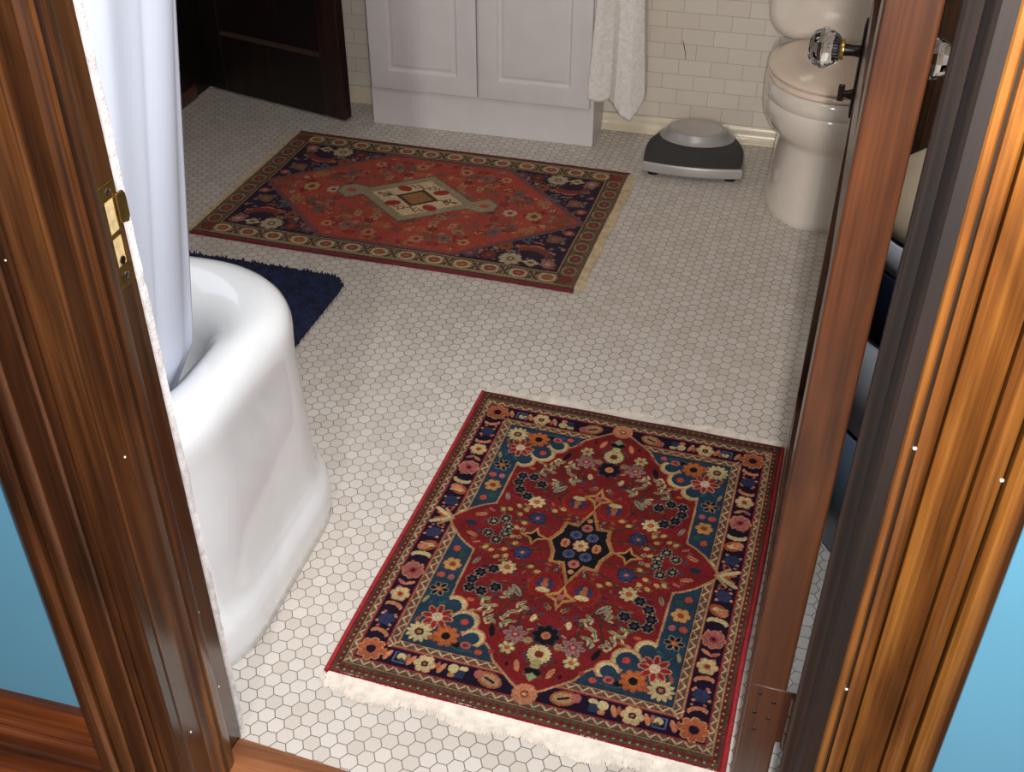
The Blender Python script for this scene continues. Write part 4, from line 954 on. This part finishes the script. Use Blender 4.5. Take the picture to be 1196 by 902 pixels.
# lighter red patches
pal2 = [arr(176,92,66),arr(150,116,80),arr(108,74,66),arr(122,26,30),arr(96,88,76),arr(166,72,60),arr(186,130,100),arr(118,60,52),arr(128,36,44),arr(142,66,30)]
def inhex(x,y): return abs(y) < 25 and abs(x)/46 + abs(y)/44 < 0.98
for k in range(210):
    x, y = rn.uniform(0,45), rn.uniform(0,25)
    if not inhex(x,y): continue
    q_ = rn.choice(pal2); s0 = rn.uniform(0.5,1.6)
    if rn.random() < 0.5: f.ell(x, y, s0*1.5, s0*0.8, q_, rn.uniform(-0.5,0.5)); f.ell(x, y, s0*0.7, s0*0.35, rn.choice(pal2))
    else: f.flower(x, y, s0, 6, q_, rn.choice(pal2), None, fat=0.32)
for x, y, rr, c1 in ((34,0.3,2.4,arr(168,144,96)),(27,0.0,2.2,arr(186,162,136)),(26,12,1.9,arr(96,84,84)),(14,19,2.0,arr(106,96,88)),(20,20,1.8,arr(190,128,96)),(7,21.5,2.2,arr(180,120,90)),(30,8,1.6,arr(96,80,80)),(38,5,0.9,arr(190,150,110))):
    f.flower(x, y, rr, 7, c1, arr(120,50,40), None, fat=0.32)
# centre diamond, slightly off the middle as woven
f.sym = False
cx, cy_ = -1.6, 1.6
def rel(p): return [(cx+x, cy_+y) for x, y in p]
GO = arr(150,138,110)
f.poly(rel([(0,15.4),(16.2,2.4),(20.0,5.6),(24.2,2.4),(24.2,-1.8),(20.6,-4.0),(16.0,-3.0),(0,-15.4),(-16.2,-2.4),(-20,-5.6),(-24.2,-2.4),(-24.2,1.8),(-20.6,4.0),(-16,3.0)]), arr(96,80,70))
f.poly(rel([(0,14.8),(16.0,1.8),(20.0,5.0),(23.6,2.2),(23.6,-1.6),(20.4,-3.4),(15.8,-2.4),(0,-14.8),(-16.0,-1.8),(-20,-5.0),(-23.6,-2.2),(-23.6,1.6),(-20.4,3.4),(-15.8,2.4)]), GO)
f.poly(rel([(0,11.6),(14.0,0),(0,-11.6),(-14,0)]), arr(214,192,148))
for s1 in (-1,1):
    f._ell(cx+s1*20.2, cy_+s1*0.4, 1.5, 1.0, 0, arr(176,70,60))
    for s2 in (-1,1):
        f._ell(cx+s1*5.6, cy_+s2*4.9, 2.4, 1.6, 0.4*s1*s2, arr(150,40,34))
        for q1,q2 in ((2.6,8.2),(1.4,7.0),(9.6,1.6),(4.2,7.3)):
            f._seg((cx+s1*q1,cy_+s2*q2),(cx+s1*(q1-1.5),cy_+s2*(q2-1.2)),0.5,arr(108,70,84))
            f._seg((cx+s1*q1,cy_+s2*q2),(cx+s1*(q1+0.6),cy_+s2*(q2-1.4)),0.4,arr(120,60,60))
    f._seg((cx+s1*6.4,cy_),(cx+s1*12.2,cy_),0.5,arr(88,84,52)); f._ell(cx+s1*8.6,cy_,1.0,0.7,0,arr(80,84,56)); f._ell(cx+s1*11.4,cy_,0.8,0.6,0,arr(150,60,50))
f._poly(rel([(0,5.6),(6.6,0),(0,-5.6),(-6.6,0)]), arr(58,46,36)); f._poly(rel([(0,4.2),(4.9,0),(0,-4.2),(-4.9,0)]), arr(150,102,62))
f.I = f.I*0.76 + 0.24*arr(128,98,84)  # haze of the far room blended into the rug colours
f.I = np.clip(1.02*f.I*(1+rg.normal(0,0.10,f.I.shape[:2])[...,None]), 0, 255)
FR = thing('runner_rug', 'larger red rug with a hexagon medallion and navy corners in front of the cabinet', 'rug', (-1.000,2.742,0), math.radians(-1.64))
f.to_object('pile', M['pile_far'], FR, 0.007, 0.002)
fringe('fringe', M['fringe_far'], FR, -0.345, 0.345, 0.542, 0.024, 1, 700, wd=0.0016, seed=8, axis='y')
fringe('fringe', M['fringe_far'], FR, -0.345, 0.345, -0.542, 0.024, -1, 800, wd=0.0016, seed=9, axis='y')
for s_ in (-1, 1):
    MB().tube([(x_, s_*0.354+0.002*math.sin(x_*7), 0.004) for x_ in np.linspace(-0.544,0.544,60)], 0.0042, 8).build('selvedge', M['selv_far'], FR, smooth=60)

# ------------------------------------------------------------------ light
def lamp(name, typ, loc, energy, color, size=None, rot=None, sy_=None):
    l_ = bpy.data.lights.new(name, typ); l_.energy = energy; l_.color = color
    if typ == 'POINT': l_.shadow_soft_size = size
    if typ == 'AREA':
        l_.size = size
        if sy_: l_.shape = 'RECTANGLE'; l_.size_y = sy_
    o = bpy.data.objects.new(name, l_); C.objects.link(o); o.location = loc
    if rot: o.rotation_euler = rot
    return o
lamp('camera_flash', 'POINT', (0.043, 0.0, 1.500), 104.0, (1.0, 0.965, 0.93), 0.018)
lamp('back_fill', 'AREA', (-0.40, 1.12, 2.25), 7.5, (1.0, 0.88, 0.76), 0.35, (math.radians(76), 0, 0))  # unseen fill added to lift the back wall and upright faces
sl = lamp('tub_fill', 'SPOT', (0.10, 1.10, 2.52), 112.0, (0.92, 0.97, 1.0))  # unseen cool spot added to brighten the tub and near floor
sl.data.shadow_soft_size = 0.12; sl.data.spot_size = math.radians(52); sl.data.spot_blend = 1.0
sl.rotation_euler = Vector((-0.62, 0.02, -2.45)).to_track_quat('-Z', 'Y').to_euler()
lamp('side_fill', 'AREA', (-1.95, 1.9, 1.55), 3.0, (0.72, 0.84, 1.0), 0.7, (0, math.radians(-78), 0), 1.0)  # unseen cool fill added at the left wall, no window there
lamp('hall_fill', 'POINT', (0.03, -2.4, 1.80), 190.0, (1.0, 0.92, 0.84), 0.06)  # unseen fill added behind the camera for the far room
bl = lamp('bin_fill', 'SPOT', (0.215, 1.06, 1.75), 26.0, (0.86, 0.93, 1.0)); bl.data.shadow_soft_size = 0.05; bl.data.spot_size = math.radians(40); bl.data.spot_blend = 0.8  # unseen spot added to brighten the bin behind the door
bl.rotation_euler = Vector((-0.02, 0.50, -1.30)).to_track_quat('-Z', 'Y').to_euler()
w = bpy.data.worlds.new('world'); S.world = w; w.use_nodes = True
w.node_tree.nodes['Background'].inputs[0].default_value = (0.75, 0.82, 1.0, 1); w.node_tree.nodes['Background'].inputs[1].default_value = 0.15
S.view_settings.view_transform = 'Standard'; S.view_settings.look = 'None'; S.view_settings.exposure = 0.0
